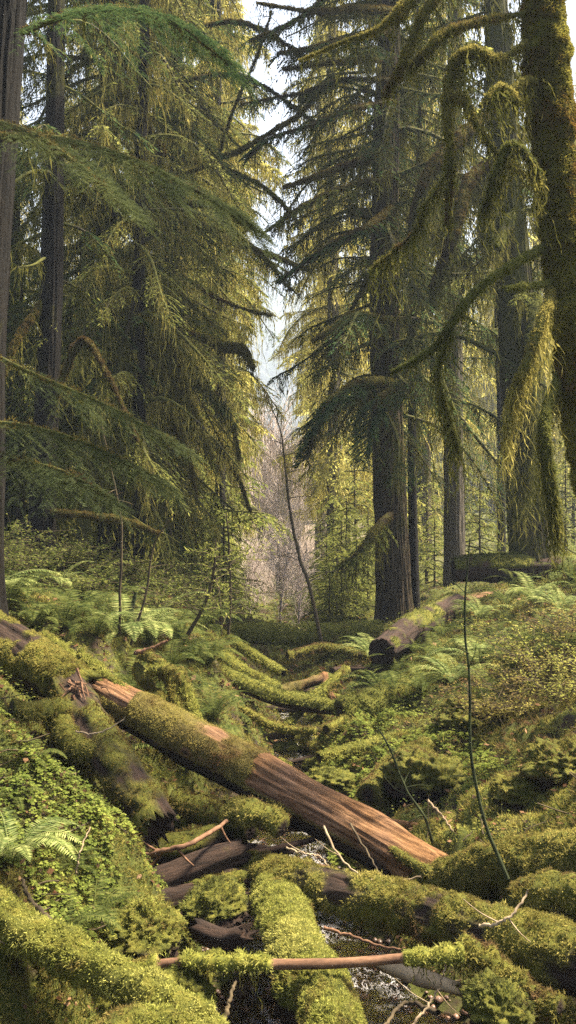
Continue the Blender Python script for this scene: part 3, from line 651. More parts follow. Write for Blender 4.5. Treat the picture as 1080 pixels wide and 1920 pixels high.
TREES = {}
def conifer(label, base, top=None, H=20, r0=.2, start=2.5, nb=100, Lmax=2.5, NL=46, NT=12, tw=.09, leafw=.026, needle='needle', hang='hang', bark='bark_dark',
            mossd=40, moss_len=.28, moss_w=.022, side=0, seed=0, nd=1., bare_below=None, group=None, limbs=(), flare=1.35, shape=.75, name='conifer', cat='tree',
            pitch=(.12, .45), leafless=0., low=1.0, spread=None):
    rs = np.random.RandomState(seed)
    base = np.array(base, float); top = base + np.array([0, 0, H]) if top is None else np.array(top, float)
    root = empty(name, base); tag(root, label, cat, group)
    wob = rs.randn(5, 3) * np.array([.05, .05, 0]); wob[0] = wob[-1] = 0
    NR = 300 if (.12 < r0 and base[1] > 5 and base[1] < 24) else 110
    tp = resample([base * (1 - t) + top * t + wob[i] * H / 20 for i, t in enumerate(np.linspace(0, 1, 5))], NR)
    tp -= base; t_ = np.linspace(0, 1, NR)
    tp[0, 2] -= .4
    rad = r0 * (1 - t_) ** .8 * 1.0 + .01; rad = rad * (1 + (flare - 1) * np.exp(-tp[:, 2].clip(0) / .45))
    T, S, U = frames(tp); sd = (150 if r0 > .27 else 90) if r0 > .12 else 12; nr = 110
    a = np.arange(sd) / sd * 2 * np.pi
    dn = np.cos(a)[None, :, None] * S[:, None] + np.sin(a)[None, :, None] * U[:, None]
    # dense rings for the bark of big trunks
    zz = tp[:, 2][:, None] + 0 * a[None]
    rg = .22 - np.abs(fbm(np.stack([np.cos(a)[None] * (4 + 18 * r0) + 0 * zz, np.sin(a)[None] * (4 + 18 * r0) + 0 * zz, zz * .8 + seed], -1), 3) - .5) * -1.0 - .25
    V = tp[:, None] + dn * (rad[:, None] * (1 + .5 * rg * (r0 > .12)))[..., None]
    i = (np.arange(NR - 1)[:, None] * sd + np.arange(sd)[None]); j = (np.arange(NR - 1)[:, None] * sd + (np.arange(sd)[None] + 1) % sd)
    g = Geo(); g.add(V, np.stack([i, j, j + sd, i + sd], -1)); g.obj('trunk', M[bark], root)
    # boughs
    if nb:
        h0 = start / H
        t = h0 + (1 - h0) * (((np.arange(nb) + rs.rand(nb)) / nb) ** low) * .97
        B0 = np.stack([np.interp(t, t_, tp[:, c]) for c in range(3)], -1)
        az = np.arange(nb) * 2.399 + rs.rand(nb) * 1.2
        if spread is not None: az = spread[0] + (rs.rand(nb) - .5) * spread[1]
        prof = np.clip(1 - t, 0, 1) ** shape * np.clip((t - h0) * 7 + .6, 0, 1)
        L = Lmax * prof * (.55 + .6 * rs.rand(nb)) + .12
        ca, sa = np.cos(az), np.sin(az)     # azimuth measured from +Y
        L = clip_len(base[0] + B0[:, 0], base[1] + B0[:, 1], base[2] + B0[:, 2], ca, sa, L, side)
        p1 = pitch[0] + rs.randn(nb) * .14 - .12 * (1 - t); p2 = pitch[1] * (.6 + .7 * rs.rand(nb)); cv = rs.randn(nb) * .16
        dirs = np.stack([sa, ca, 0 * sa], -1); sidev = np.stack([ca, -sa, 0 * sa], -1)
        def bp(k, s):
            l = L[k]
            w_ = np.sin(s * 7 + k) * .02
            p = B0[k] + dirs[k] * (l * s)[:, None] * .96 + sidev[k] * (l * (cv[k] * s ** 2 + w_))[:, None]
            p = p + np.stack([0 * s, 0 * s, l * (p1[k] * s - p2[k] * s ** 2 + .06 * np.sin(s * 5 + k * 1.7))], -1)
            d = dirs[k] + sidev[k] * (2 * cv[k] * s)[:, None]; d = d + np.stack([0 * s, 0 * s, p1[k] - 2 * p2[k] * s], -1)
            return p, d
        ss = np.linspace(0, 1, 9); kk = np.repeat(np.arange(nb), 9); pp, _ = bp(kk, np.tile(ss, nb))
        Gb = Geo(); tubes(Gb, pp.reshape(nb, 9, 3), (.010 + .011 * L)[:, None] * np.linspace(1, .22, 9)[None] * (1 + .5 * rs.rand(nb, 9)), 5)
        Gf, Gh = Geo(), Geo()
        bt = None
        if bare_below is not None: bt = (B0[:, 2] > bare_below) | (rs.rand(nb) < .12)
        if leafless: bt = (rs.rand(nb) > leafless) if bt is None else bt & (rs.rand(nb) > leafless)
        foliage(Gf, Gh, Gb if r0 > .05 and NL >= 30 else None, bp, L, rs, NL, NT, tw, leafw, nd, mossd, moss_len, moss_w, bt=bt)
        o = Gb.obj('boughs', M['limb'], root)
        if Gf.n: Gf.obj('foliage', M[needle], root, smooth=False)
        if Gh.n: Gh.obj('hanging_moss', M[hang], root, smooth=False)
    for l in limbs: limb(root, base, *l[:2], **l[2])
    return root

def limb(root, base, pts, r, moss='moss_fuzz', hang=60, hl=.3, hw=.02, hmat='hang', needles=0, nmat='needle', name='limb', lat=.4, tw=.08, leafw=.024, seed=1, dens=9000, tuft=.022, twigs=0, fine=False):
    """a named bough with its own path: mossy wood, a fur of moss, strands hanging below, optional sprays"""
    rs = np.random.RandomState(seed + int(abs(pts[0][0] * 97)) % 991)
    n = 26; path = resample([p - base for p in pts], n); ln = np.linalg.norm(np.diff(path, axis=0), axis=1).sum()
    rad = np.interp(np.linspace(0, 1, n), np.linspace(0, 1, len(r)), r) * (1 + .5 * (fbm(path * 5 + 3, 3) - .5))
    g = Geo(); tubes(g, path[None], rad[None], 10)
    if twigs:
        for _ in range(twigs):
            k = rs.randint(3, n - 1); d = nrm(rs.randn(3) + np.array([0, 0, -.3])); l = .15 + .5 * rs.rand()
            q = resample([path[k], path[k] + d * l * .5 + rs.randn(3) * .03, path[k] + d * l + np.array([0, 0, -.2 * l])], 7)
            tubes(g, q[None], np.linspace(.006, .002, 7)[None], 4)
    o = g.obj(name, M['limb'], root)
    m = int(dens * ln * rad.mean() * 6.3)
    s = rs.rand(m) * (n - 1.001); k = s.astype(int); f = (s - k)[:, None]; c = path[k] * (1 - f) + path[k + 1] * f
    T, S, U = frames(path); a = rs.rand(m) * 6.28; dn = np.cos(a)[:, None] * S[k] + np.sin(a)[:, None] * U[k]
    gm = Geo(); tufts(gm, c + dn * rad[k][:, None] * .95, dn, np.full(m, tuft), tuft * .4, rs, 3, .6, .3); gm.obj('moss', M[moss], o, smooth=False)
    if hang:
        m = int(hang * ln); s = np.clip(((np.floor(rs.rand(m) * 9) + .5) / 9 + rs.randn(m) * .05), 0, .999) * (n - 1); k = np.minimum(s.astype(int), n - 2); f = (s - k)[:, None]
        c = path[k] * (1 - f) + path[k + 1] * f + rs.randn(m, 3) * np.array([.02, .02, .01])
        gh = Geo(); strands(gh, c, hl * (.3 + rs.exponential(.7, m)) * (.3 + 1.4 * fbm(c * 3, 2)), hw * 1.25 * (.5 + rs.rand(m)), rs, .17, 11); gh.obj('hanging_moss', M[hmat], o, smooth=False)
    if needles:
        bL = np.array([ln])
        def bp(k, s):
            x = s * (n - 1.001); k2 = x.astype(int); f = (x - k2)[:, None]
            return path[k2] * (1 - f) + path[k2 + 1] * f, T[k2]
        gf = Geo(); foliage(gf, None, g, bp, bL, rs, int(needles * 1.1), 15 if fine else 30, .10 if fine else tw, .0045 if fine else leafw, 1.5, 0, 0, 0, fine=fine, lat=lat / max(ln, .5) if ln < .5 else lat / ln * 1.0)
        gf.obj('foliage', M[nmat], o, smooth=False)
    return o

def gz(x, y): return float(zg(np.array([x]), np.array([y]))[0])
def foot(px, Y_): x = (px - 540) / F * Y_; return np.array([x, Y_, gz(x, Y_)])
def Ps(*a): return [P(*q) for q in a]

# --- left side
b = np.array([P(-62, 960, 8)[0], 8, gz(P(-62, 960, 8)[0], 8)])
conifer('huge dark trunk cut off by the left edge, leaning slightly inwards', b, top=P(80, -1400, 8.6), r0=.24, H=14, nb=16, start=7.5, Lmax=2, seed=1, bark='bark_dark', mossd=30, limbs=[
    (Ps((0, 255, 7.6), (120, 262, 7.2), (250, 300, 7.0), (400, 375, 6.9), (470, 430, 6.9)), [.03, .022, .014, .008], dict(needles=120, nmat='needle_blue', lat=.46, hang=10, hl=.1, tw=.032, leafw=.0105, fine=True, dens=2500, moss='moss_brown', name='bough')),
    (Ps((-30, 225, 7.6), (60, 250, 7), (160, 320, 6.6), (240, 400, 6.4)), [.03, .02, .012, .006], dict(needles=90, nmat='needle_blue', lat=.44, hang=10, hl=.1, tw=.032, leafw=.0105, fine=True, dens=2500, moss='moss_brown', name='bough')),
    (Ps((-40, 790, 7.6), (60, 800, 6.9), (170, 835, 6.6), (300, 900, 6.5)), [.02, .014, .01, .005], dict(needles=110, nmat='needle_blue', lat=.46, hang=0, tw=.032, leafw=.0105, fine=True, dens=2500, moss='moss_brown', name='bough')),
    (Ps((-60, 830, 7.4), (20, 860, 6.7), (110, 880, 6.3), (200, 930, 6.2)), [.02, .014, .01, .005], dict(needles=80, nmat='needle_blue', lat=.4, hang=0, tw=.032, leafw=.0105, fine=True, dens=2500, moss='moss_brown', name='bough')),
    (Ps((-60, 640, 7.4), (60, 700, 7), (200, 760, 6.8), (330, 830, 6.7)), [.02, .014, .01, .005], dict(needles=70, nmat='needle_blue', lat=.44, hang=10, hl=.1, tw=.032, leafw=.0105, fine=True, dens=2500, moss='moss_brown', name='bough')),
    (Ps((40, 60, 7.8), (160, 20, 7.4), (300, 30, 7.2), (430, 120, 7.2)), [.03, .022, .014, .008], dict(needles=110, nmat='needle', lat=.5, hang=20, hl=.12, tw=.035, leafw=.011, fine=True, dens=2500, moss='moss_brown', name='bough')),
])
f_ = foot(75, 13)
conifer('straight dark trunk near the left edge, second from the side', f_, top=P(135, -1000, 13.4), H=14, r0=.165, nb=36, start=3.2, Lmax=1.9, seed=2, mossd=90, moss_len=.3, nd=.5, side=-1, leafless=.5, low=.9, limbs=[
    (Ps((85, 800, 13), (150, 640, 12.8), (200, 700, 12.5), (260, 830, 12.3)), [.04, .035, .02, .012], dict(hang=90, moss='moss_brown')),
    (Ps((80, 960, 13), (150, 965, 12.7), (230, 975, 12.4), (300, 1000, 12.2)), [.045, .04, .03, .015], dict(hang=60, moss='moss_brown', twigs=10)),
    (Ps((85, 560, 13), (30, 640, 12.6), (0, 720, 12.4)), [.04, .03, .02], dict(hang=70, moss='moss_brown'))])
f_ = foot(210, 16.5)
conifer('dense dark hemlock filling the upper left with drooping needle sprays', f_, H=21, r0=.2, nb=220, start=1.5, Lmax=3.6, bare_below=3.4, pitch=(.1, .65), NL=74, NT=18, tw=.075, leafw=.020, seed=3, needle='needle', mossd=55, moss_len=.26, side=-1, nd=1.1, low=.95, limbs=[
    (Ps((200, 150, 16), (300, 270, 15), (290, 300, 15)), [.05, .04, .02], dict(hang=60, moss='moss_brown')),
    (Ps((180, 560, 16), (270, 600, 15.3), (330, 660, 15), (360, 760, 14.8)), [.06, .05, .035, .02], dict(hang=90)),
    (Ps((180, 690, 16), (260, 650, 15.3), (350, 740, 15), (400, 860, 14.8)), [.06, .045, .035, .02], dict(hang=90)),
    (Ps((200, 760, 16), (280, 740, 15.3), (340, 820, 15), (370, 930, 14.8)), [.05, .045, .03, .015], dict(hang=80)),
    (Ps((200, 860, 16), (250, 930, 15.3), (290, 1040, 15), (340, 1130, 14.8)), [.05, .045, .035, .02], dict(hang=80, needles=30, nmat='needle_mid')),
])
conifer('drooping mossy tree with thin curved boughs hanging to the left bank', foot(265, 14.6), H=17, r0=.11, nb=110, start=1.0, Lmax=2.3, NL=44, NT=12, tw=.075, leafw=.02, seed=35, hang='hang_mid', needle='needle_mid', mossd=90, moss_len=.3, moss_w=.02, side=-1, bare_below=3.6, pitch=(.1, .7), bark='bark_dark')
conifer('sparse half dead hemlock leaning boughs over the top of the gap from the left', foot(410, 22), H=20, r0=.12, nb=70, start=6.8, Lmax=3.0, NL=44, NT=12, tw=.085, leafw=.022, seed=36, needle='needle', mossd=45, moss_len=.3, leafless=.35, nd=.6, low=1., bark='bark_dark')
conifer('sparse half dead hemlock leaning boughs over the top of the gap from the right', foot(726, 19.2), H=20, r0=.12, nb=84, start=6.4, Lmax=3.8, NL=44, NT=12, tw=.085, leafw=.022, seed=37, needle='needle', mossd=45, moss_len=.3, leafless=.35, nd=.6, low=1., bark='bark_dark')
f_ = foot(330, 20)
conifer('mossy hemlock with long curved boughs beside the open gap on the left', f_, H=23, r0=.24, nb=150, start=2.2, Lmax=3.0, NL=56, NT=15, tw=.09, leafw=.026, seed=4, bare_below=4.6, pitch=(.1, .6), needle='needle_mid', hang='hang_gold_lit', mossd=100, moss_len=.36, moss_w=.026, side=-1, nd=.95, limbs=[
    (Ps((345, 330, 18), (400, 300, 17), (450, 282, 16.5), (520, 240, 16), (560, 215, 16), (605, 165, 16)), [.04, .04, .036, .03, .024, .01], dict(moss='moss_fuzz', hang=35, hl=.2, twigs=16)),
    (Ps((310, 386, 17), (400, 384, 16), (425, 420, 15.8), (470, 462, 15.6), (530, 487, 15.4), (585, 508, 15.2)), [.03, .045, .04, .036, .03, .01], dict(moss='moss_fuzz', hang=45, hl=.25, twigs=10)),
    (Ps((340, 620, 18), (385, 635, 17), (420, 650, 16.6), (455, 655, 16.4), (475, 690, 16.2)), [.05, .06, .09, .07, .02], dict(moss='moss_fuzz', hang=120, hl=.25, twigs=5)),
    (Ps((340, 515, 17), (400, 555, 16.5), (460, 580, 16), (510, 592, 16)), [.02, .018, .015, .006], dict(moss='moss_fuzz', hang=10, hl=.1, twigs=6)),
    (Ps((410, 290, 17), (440, 200, 16.6), (480, 110, 16.3), (510, 20, 16)), [.02, .018, .014, .01], dict(moss='moss_brown', hang=10, hl=.1, twigs=12)),
    (Ps((345, 60, 18), (430, 40, 17), (500, 60, 16.6), (580, 115, 16.4)), [.035, .03, .02, .006], dict(hang=60, hl=.2, moss='moss_brown', twigs=22, needles=40, nmat='needle', lat=.6)),
    (Ps((345, 150, 18), (430, 140, 17), (500, 165, 16.6), (590, 230, 16.4)), [.03, .028, .018, .006], dict(hang=60, hl=.2, moss='moss_brown', twigs=22, needles=34, nmat='needle', lat=.5)),
    (Ps((345, 300, 18), (430, 320, 17), (500, 355, 16.6), (560, 420, 16.4)), [.03, .028, .018, .006], dict(hang=60, hl=.2, moss='moss_brown', twigs=22, needles=34, nmat='needle_mid', lat=.5)),
    (Ps((345, 420, 18), (430, 440, 17), (490, 480, 16.6), (545, 545, 16.4)), [.03, .028, .018, .006], dict(hang=60, hl=.2, moss='moss_brown', twigs=18, needles=30, nmat='needle_mid', lat=.45)),
    (Ps((345, 800, 18), (400, 830, 17.2), (440, 880, 17), (470, 960, 16.8)), [.05, .05, .03, .015], dict(moss='moss_fuzz', hang=100, hmat='hang_gold_lit', twigs=6)),
    (Ps((330, 700, 18), (390, 730, 17.2), (430, 780, 17), (450, 860, 16.8)), [.05, .05, .03, .015], dict(moss='moss_fuzz', hang=100, hmat='hang_gold_lit', twigs=6)),
])
conifer('golden mossy hemlock lit from behind at the left rim of the gap', foot(405, 27), H=27, r0=.22, nb=150, start=1.2, Lmax=3.3, NL=44, NT=10, tw=.13, leafw=.042, seed=5, needle='needle_gold_lit', hang='hang_gold_lit', mossd=110, moss_len=.5, moss_w=.035, side=-1)
conifer('pale golden hemlock farther back at the left rim of the gap', foot(425, 38), H=32, r0=.24, nb=140, start=1.0, Lmax=3.6, NL=40, NT=9, tw=.17, leafw=.055, seed=6, needle='needle_gold_lit', hang='hang_gold_lit', mossd=80, moss_len=.6, moss_w=.045, side=-1)
conifer('tall mid green conifer behind the two dark trunks at far left', foot(20, 19), H=22, r0=.2, nb=70, start=2.5, Lmax=2.8, NL=40, NT=10, tw=.11, leafw=.034, seed=7, needle='needle_mid', mossd=80, moss_len=.4)
conifer('leaning thin mossy trunk between the left bank ferns and the dark hemlock', foot(150, 14), top=P(250, 560, 14.2), H=4.5, r0=.1, nb=12, start=1.2, Lmax=1., seed=8, mossd=80, nd=.3, leafless=.6, bark='bark_moss')
conifer('spindly leaning mossy tree above the left bank shrubs', foot(345, 14.5), top=P(230, 640, 14.8), H=4.5, r0=.08, nb=14, start=1.0, Lmax=.9, seed=9, mossd=90, nd=.6, leafless=.4, bark='bark_moss')
# --- right side
rb = np.array([(740 - 540) / F * 17, 17, .5])
conifer('thick furrowed trunk with flared foot right of the gap', rb, top=rb + np.array([-.1, 0, 24]), H=24, r0=.285, flare=1.25, nb=180, start=3.6, Lmax=4.0, NL=60, NT=15, tw=.08, leafw=.023, bark='bark_brown', seed=11, needle='needle', mossd=75, moss_len=.32, side=1, limbs=[
    (Ps((735, 20, 16.5), (660, 15, 15.6), (590, 22, 15.2), (480, 5, 15)), [.05, .04, .03, .01], dict(hang=70, hl=.25, moss='moss_brown', twigs=20)),
    (Ps((735, 60, 16.5), (650, 75, 15.4), (590, 90, 15.1), (520, 100, 15)), [.05, .04, .03, .01], dict(hang=60, hl=.22, moss='moss_brown', twigs=20, needles=24)),
    (Ps((735, 110, 16.5), (650, 115, 15.4), (590, 122, 15.1), (530, 130, 15)), [.04, .03, .02, .01], dict(hang=50, hl=.2, moss='moss_brown', twigs=16)),
    (Ps((735, 280, 16.5), (680, 300, 15.4), (610, 325, 15.1), (530, 352, 15)), [.05, .05, .04, .01], dict(hang=90, hl=.25, moss='moss_brown', twigs=14)),
    (Ps((735, 390, 16.5), (690, 425, 15.4), (620, 460, 15.1), (530, 520, 15)), [.05, .05, .04, .01], dict(hang=60, hl=.25, moss='moss_brown', twigs=10, needles=60, nmat='needle', lat=.5)),
    (Ps((735, 600, 16.5), (660, 590, 15.8), (620, 620, 15.5), (585, 640, 15.4)), [.05, .05, .03, .01], dict(hang=60, hl=.2, moss='moss_fuzz', twigs=10)),
    (Ps((750, 720, 16.6), (700, 715, 15.6), (640, 735, 15.2), (600, 790, 15), (575, 860, 15)), [.06, .06, .045, .03, .012], dict(hang=90, hl=.3, moss='moss_fuzz', needles=90, nmat='needle', lat=.6)),
    (Ps((750, 735, 16.6), (720, 740, 15.4), (700, 790, 15.1), (690, 860, 15)), [.05, .045, .03, .012], dict(hang=60, hl=.3, moss='moss_fuzz', needles=80, nmat='needle', lat=.6)),
    (Ps((735, 190, 16.5), (660, 205, 15.6), (580, 235, 15.2), (500, 262, 15), (470, 290, 15)), [.035, .03, .02, .012, .005], dict(hang=60, hl=.2, moss='moss_brown', twigs=26, needles=34, nmat='needle', lat=.5)),
    (Ps((735, 330, 16.5), (650, 350, 15.6), (570, 385, 15.2), (505, 430, 15)), [.035, .03, .02, .006], dict(hang=60, hl=.2, moss='moss_brown', twigs=24, needles=34, nmat='needle_mid', lat=.5)),
    (Ps((735, -40, 16.5), (650, -30, 15.6), (560, 35, 15.2), (470, 75, 15)), [.04, .035, .02, .008], dict(hang=80, hl=.22, moss='moss_brown', twigs=26, needles=40, nmat='needle', lat=.6)),
    (Ps((735, 150, 16.5), (640, 150, 15.8), (560, 175, 15.5), (450, 195, 15.4)), [.03, .025, .016, .006], dict(hang=60, hl=.2, moss='moss_brown', twigs=24, needles=26, nmat='needle', lat=.5)),
    (Ps((735, 960, 16.8), (700, 1000, 16.2), (670, 1040, 16), (640, 1060, 16)), [.06, .06, .04, .015], dict(hang=120, hl=.4, moss='moss_fuzz', needles=30, nmat='needle_mid')),
])
conifer('golden mossy conifer at the right rim of the gap, farther than the thick trunk', foot(625, 29), H=27, r0=.2, nb=140, start=2.4, Lmax=3.4, NL=40, NT=10, tw=.13, leafw=.04, seed=16, needle='needle_gold_lit', hang='hang_gold_lit', mossd=90, moss_len=.45, moss_w=.035, side=1, bark='bark_grey')
conifer('pale conifer far behind the thick furrowed trunk, its tip just in the gap', foot(600, 44), H=34, r0=.22, nb=140, start=3, Lmax=4.2, NL=40, NT=9, tw=.18, leafw=.055, seed=17, needle='needle_gold_lit', hang='hang_gold_lit', mossd=60, moss_len=.6, moss_w=.05, side=1, bark='bark_grey')
rb = foot(778, 18); conifer('slim straight trunk just right of the thick furrowed one', rb, top=rb + np.array([0, 0, 13]), H=13, r0=.085, flare=1.1, nb=26, start=3.6, Lmax=1.5, seed=12, mossd=110, moss_len=.4, nd=.5, leafless=.4, bark='bark_dark')
rb = foot(852, 20); conifer('smooth grey brown trunk standing alone in the middle of the right side', rb, top=rb + np.array([-.15, 0, 24]), H=24, r0=.20, flare=1.05, nb=54, start=6, Lmax=2.4, NL=40, seed=13, needle='needle_mid', mossd=90, moss_len=.4, moss_w=.028, bark='bark_grey')
rb = foot(940, 23); conifer('very thin straight trunk between the grey trunk and the big mossy one', rb, top=rb + np.array([-.1, 0, 14]), H=14, r0=.10, flare=1.05, nb=24, start=4, Lmax=1.6, seed=14, mossd=110, moss_len=.5, nd=.5, leafless=.4, bark='bark_dark')
rb = np.array([P(1003, 1000, 15.5)[0], 15.5, 1.35])
conifer('massive moss draped trunk leaning left behind the level dark log', rb, top=P(880, -800, 15.5), H=14, r0=.34, flare=1.2, nb=50, start=4, Lmax=2.3, NL=36, seed=15, needle='needle_mid', mossd=90, moss_len=.45, moss_w=.03, bark='bark_moss', nd=.5, leafless=.5, limbs=[
    (Ps((1000, 560, 15.3), (1000, 640, 14.7), (990, 750, 14.4), (985, 880, 14.4)), [.12, .1, .08, .04], dict(hang=1500, hl=.45, hw=.017, moss='moss_green')),
    (Ps((960, 400, 15.3), (930, 460, 14.7), (910, 430, 14.5), (905, 370, 14.5)), [.08, .08, .09, .03], dict(hang=420, hl=.38, hw=.016, moss='moss_green')),
    (Ps((930, 300, 15.3), (880, 340, 14.7), (850, 440, 14.4), (810, 540, 14.4)), [.08, .08, .07, .03], dict(hang=420, hl=.38, hw=.016, moss='moss_brown')),
    (Ps((930, 200, 15.3), (860, 260, 14.7), (800, 330, 14.4), (770, 420, 14.4)), [.08, .09, .08, .03], dict(hang=420, hl=.38, hw=.016, moss='moss_brown')),
])
rb = np.array([P(1240, 1000, 7.3)[0], 7.3, gz(P(1240, 1000, 7.3)[0], 7.3)])
root = empty('maple_tree', rb); tag(root, 'leaning tree trunk thick with orange green moss at the right edge, nearest on that side', 'tree')
def mossy_stem(root, base, pts, radii, name='trunk', moss='moss_fuzz', dens=9000, tuft=.02):
    n = 120; path = resample([p - base for p in pts], n); r = np.interp(np.linspace(0, 1, n), np.linspace(0, 1, len(radii)), radii); T, S, U = frames(path)
    sd = 48; a = np.arange(sd) / sd * 6.2832; dn = np.cos(a)[None, :, None] * S[:, None] + np.sin(a)[None, :, None] * U[:, None]
    q = path[:, None] + dn * r[:, None, None]; k = r[:, None] * (1 + .5 * (fbm(q * 4, 4) - .45)) + .03 * (fbm(q * 14, 3) - .5); V = (path[:, None] + dn * k[..., None])
    i = (np.arange(n - 1)[:, None] * sd + np.arange(sd)[None]); j = (np.arange(n - 1)[:, None] * sd + (np.arange(sd)[None] + 1) % sd)
    Q = np.stack([i, j, j + sd, i + sd], -1).reshape(-1, 4); g = Geo(); g.add(V, Q, A=np.ones(n * sd)); o = g.obj(name, M['log_dark'], root)
    rs = np.random.RandomState(3); Vv = V.reshape(-1, 3); ln = np.linalg.norm(np.diff(path, axis=0), axis=1).sum()
    nq = Q[rs.randint(0, len(Q), int(dens * ln * 6.3 * r.mean()))]; uv = rs.rand(len(nq), 2)
    pt = Vv[nq[:, 0]] + (Vv[nq[:, 1]] - Vv[nq[:, 0]]) * uv[:, :1] + (Vv[nq[:, 3]] - Vv[nq[:, 0]]) * uv[:, 1:]; nn = dn.reshape(-1, 3)[nq[:, 0]]
    mk = fbm((pt) * 2.5, 3) > .27; pt, nn = pt[mk], nn[mk]
    gm = Geo(); tufts(gm, pt, nn, np.full(len(pt), tuft), tuft * .42, rs, 3, .6, .6); gm.obj('moss', M[moss], o, smooth=False)
    return o
mossy_stem(root, rb, [rb + np.array([0, 0, -.3]), P(1180, 1150, 7.2), P(1098, 780, 7), P(1062, 500, 7), P(1035, 250, 7), P(1016, 0, 7), P(985, -400, 7.2), P(930, -900, 7.4)], [.24, .18, .155, .15, .15, .135, .10, .04], moss='moss_orange')
for pts, r_, kw in [
    (Ps((1035, 455, 7), (960, 498, 6.8), (890, 548, 6.7), (845, 610, 6.7), (800, 665, 6.8), (735, 697, 6.9)), [.04, .045, .042, .035, .03, .015], dict(moss='moss_green', hang=60, hl=.14, hw=.01)),
    (Ps((1045, 528, 7), (1000, 536, 6.8), (948, 541, 6.7)), [.035, .03, .022], dict(moss='moss_green', hang=60, hl=.08, hw=.01)),
    (Ps((1040, 530, 7), (1020, 590, 6.7), (985, 690, 6.6), (962, 740, 6.6), (948, 830, 6.6)), [.04, .045, .05, .04, .015], dict(moss='moss_fuzz', hang=420, hl=.2, hw=.010, hmat='hang_mid')),
    (Ps((1050, 700, 7), (1020, 790, 6.7), (1030, 900, 6.7), (1045, 990, 6.7)), [.04, .05, .06, .03], dict(moss='moss_green', hang=1100, hl=.18, hw=.010)),
    (Ps((1010, 60, 7), (940, 110, 6.8), (890, 96, 6.7), (850, 120, 6.7), (838, 200, 6.7), (845, 300, 6.7), (838, 420, 6.7)), [.02, .03, .06, .055, .035, .045, .012], dict(moss='moss_fuzz', hang=260, hl=.2, hw=.012)),
    (Ps((838, 200, 6.7), (868, 180, 6.7), (890, 230, 6.7), (935, 290, 6.7), (1000, 340, 6.8)), [.035, .05, .03, .022, .01], dict(moss='moss_fuzz', hang=120, hl=.18, hw=.012)),
    (Ps((1015, 20, 7), (900, 40, 6.8), (830, 65, 6.7), (790, 110, 6.7), (765, 130, 6.8)), [.02, .03, .04, .035, .02], dict(moss='moss_fuzz', hang=160, hl=.14, hw=.012)),
    (Ps((990, -160, 7), (880, -80, 6.8), (805, 10, 6.7), (775, 70, 6.7), (745, 140, 6.7), (720, 180, 6.8)), [.04, .04, .045, .035, .035, .015], dict(moss='moss_fuzz', hang=160, hl=.14, hw=.012)),
    (Ps((985, -140, 7), (850, -100, 6.8), (765, 5, 6.7), (745, 30, 6.7), (700, 60, 6.7), (640, 80, 6.8), (560, 115, 7)), [.03, .03, .06, .045, .02, .012, .006], dict(moss='moss_fuzz', hang=100, hl=.12, hw=.01, twigs=8)),
    (Ps((1025, 160, 7), (985, 150, 6.8), (950, 175, 6.7), (915, 190, 6.7)), [.03, .03, .035, .02], dict(moss='moss_fuzz', hang=200, hl=.2, hw=.012)),
    (Ps((1025, 120, 7), (985, 190, 6.8), (940, 160, 6.6), (900, 200, 6.5)), [.02, .02, .02, .01], dict(moss='moss_fuzz', hang=200, hl=.22, hw=.012)),
    (Ps((1030, 440, 7), (1010, 330, 6.7), (960, 270, 6.6), (930, 330, 6.6), (905, 400, 6.6)), [.03, .03, .035, .03, .01], dict(moss='moss_green', hang=300, hl=.18, hw=.013)),
    (Ps((835, 330, 6.7), (800, 380, 6.7), (780, 430, 6.8), (740, 470, 6.9), (700, 500, 7)), [.02, .02, .018, .012, .006], dict(moss='moss_fuzz', hang=300, hl=.18, hw=.013)),
    (Ps((845, 620, 6.7), (820, 700, 6.8), (840, 780, 6.9), (860, 840, 6.9)), [.03, .03, .03, .01], dict(moss='moss_green', hang=260, hl=.22, hw=.014)),
]: limb(root, rb, pts, [q * .62 for q in r_], seed=len(pts) * 7, tuft=.015, dens=15000, **kw)

# --- copies in the background: three forms, seen smaller and smaller
bgp = [conifer('x', (0, 0, 0), H=30, r0=.26, nb=120, start=1.5, Lmax=4.2, NL=30, NT=8, tw=.20, leafw=.062, seed=21, needle='needle_gold_lit', hang='hang_gold_lit', mossd=55, moss_len=.7, moss_w=.055, bark='bark_grey'),
       conifer('x', (0, 0, 0), H=26, r0=.22, nb=110, start=2.5, Lmax=3.6, NL=30, NT=8, tw=.18, leafw=.058, seed=22, needle='needle_mid', hang='hang_gold_lit', mossd=60, moss_len=.7, moss_w=.05, bark='bark_grey', leafless=.15),
       conifer('x', (0, 0, 0), H=34, r0=.3, nb=120, start=5, Lmax=4.4, NL=30, NT=8, tw=.2, leafw=.065, seed=23, needle='needle_gold_lit', hang='hang_gold_lit', mossd=40, moss_len=.8, moss_w=.06, bark='bark_brown')]
lb = ['golden green conifer in the bright background, boughs down to the ground', 'olive mossy conifer in the background among the nearer trunks', 'tall pale conifer in the background with a bare lower trunk']
rs = np.random.RandomState(77); spots = []
for side_, pxs in ((-1, (-120, 400)), (1, (640, 1220))):
    tries = 0; n_ = 0
    while n_ < 13 and tries < 2000:
        tries += 1; Y_ = (27 if side_ < 0 else 33) + 50 * rs.rand() ** 1.1; px = pxs[0] + (pxs[1] - pxs[0]) * rs.rand(); x = (px - 540) / F * Y_
        if side_ < 0 and x > -.045 * Y_ - 2.6: continue
        if side_ > 0 and x < .02 * Y_ + 2.6 or (side_ > 0 and Y_ > 42 and x < 15): continue
        if all((x - a) ** 2 + (Y_ - b_) ** 2 > 5.5 for a, b_, _ in spots): spots.append((x, Y_, rs.randint(3))); n_ += 1
used = [0, 0, 0]
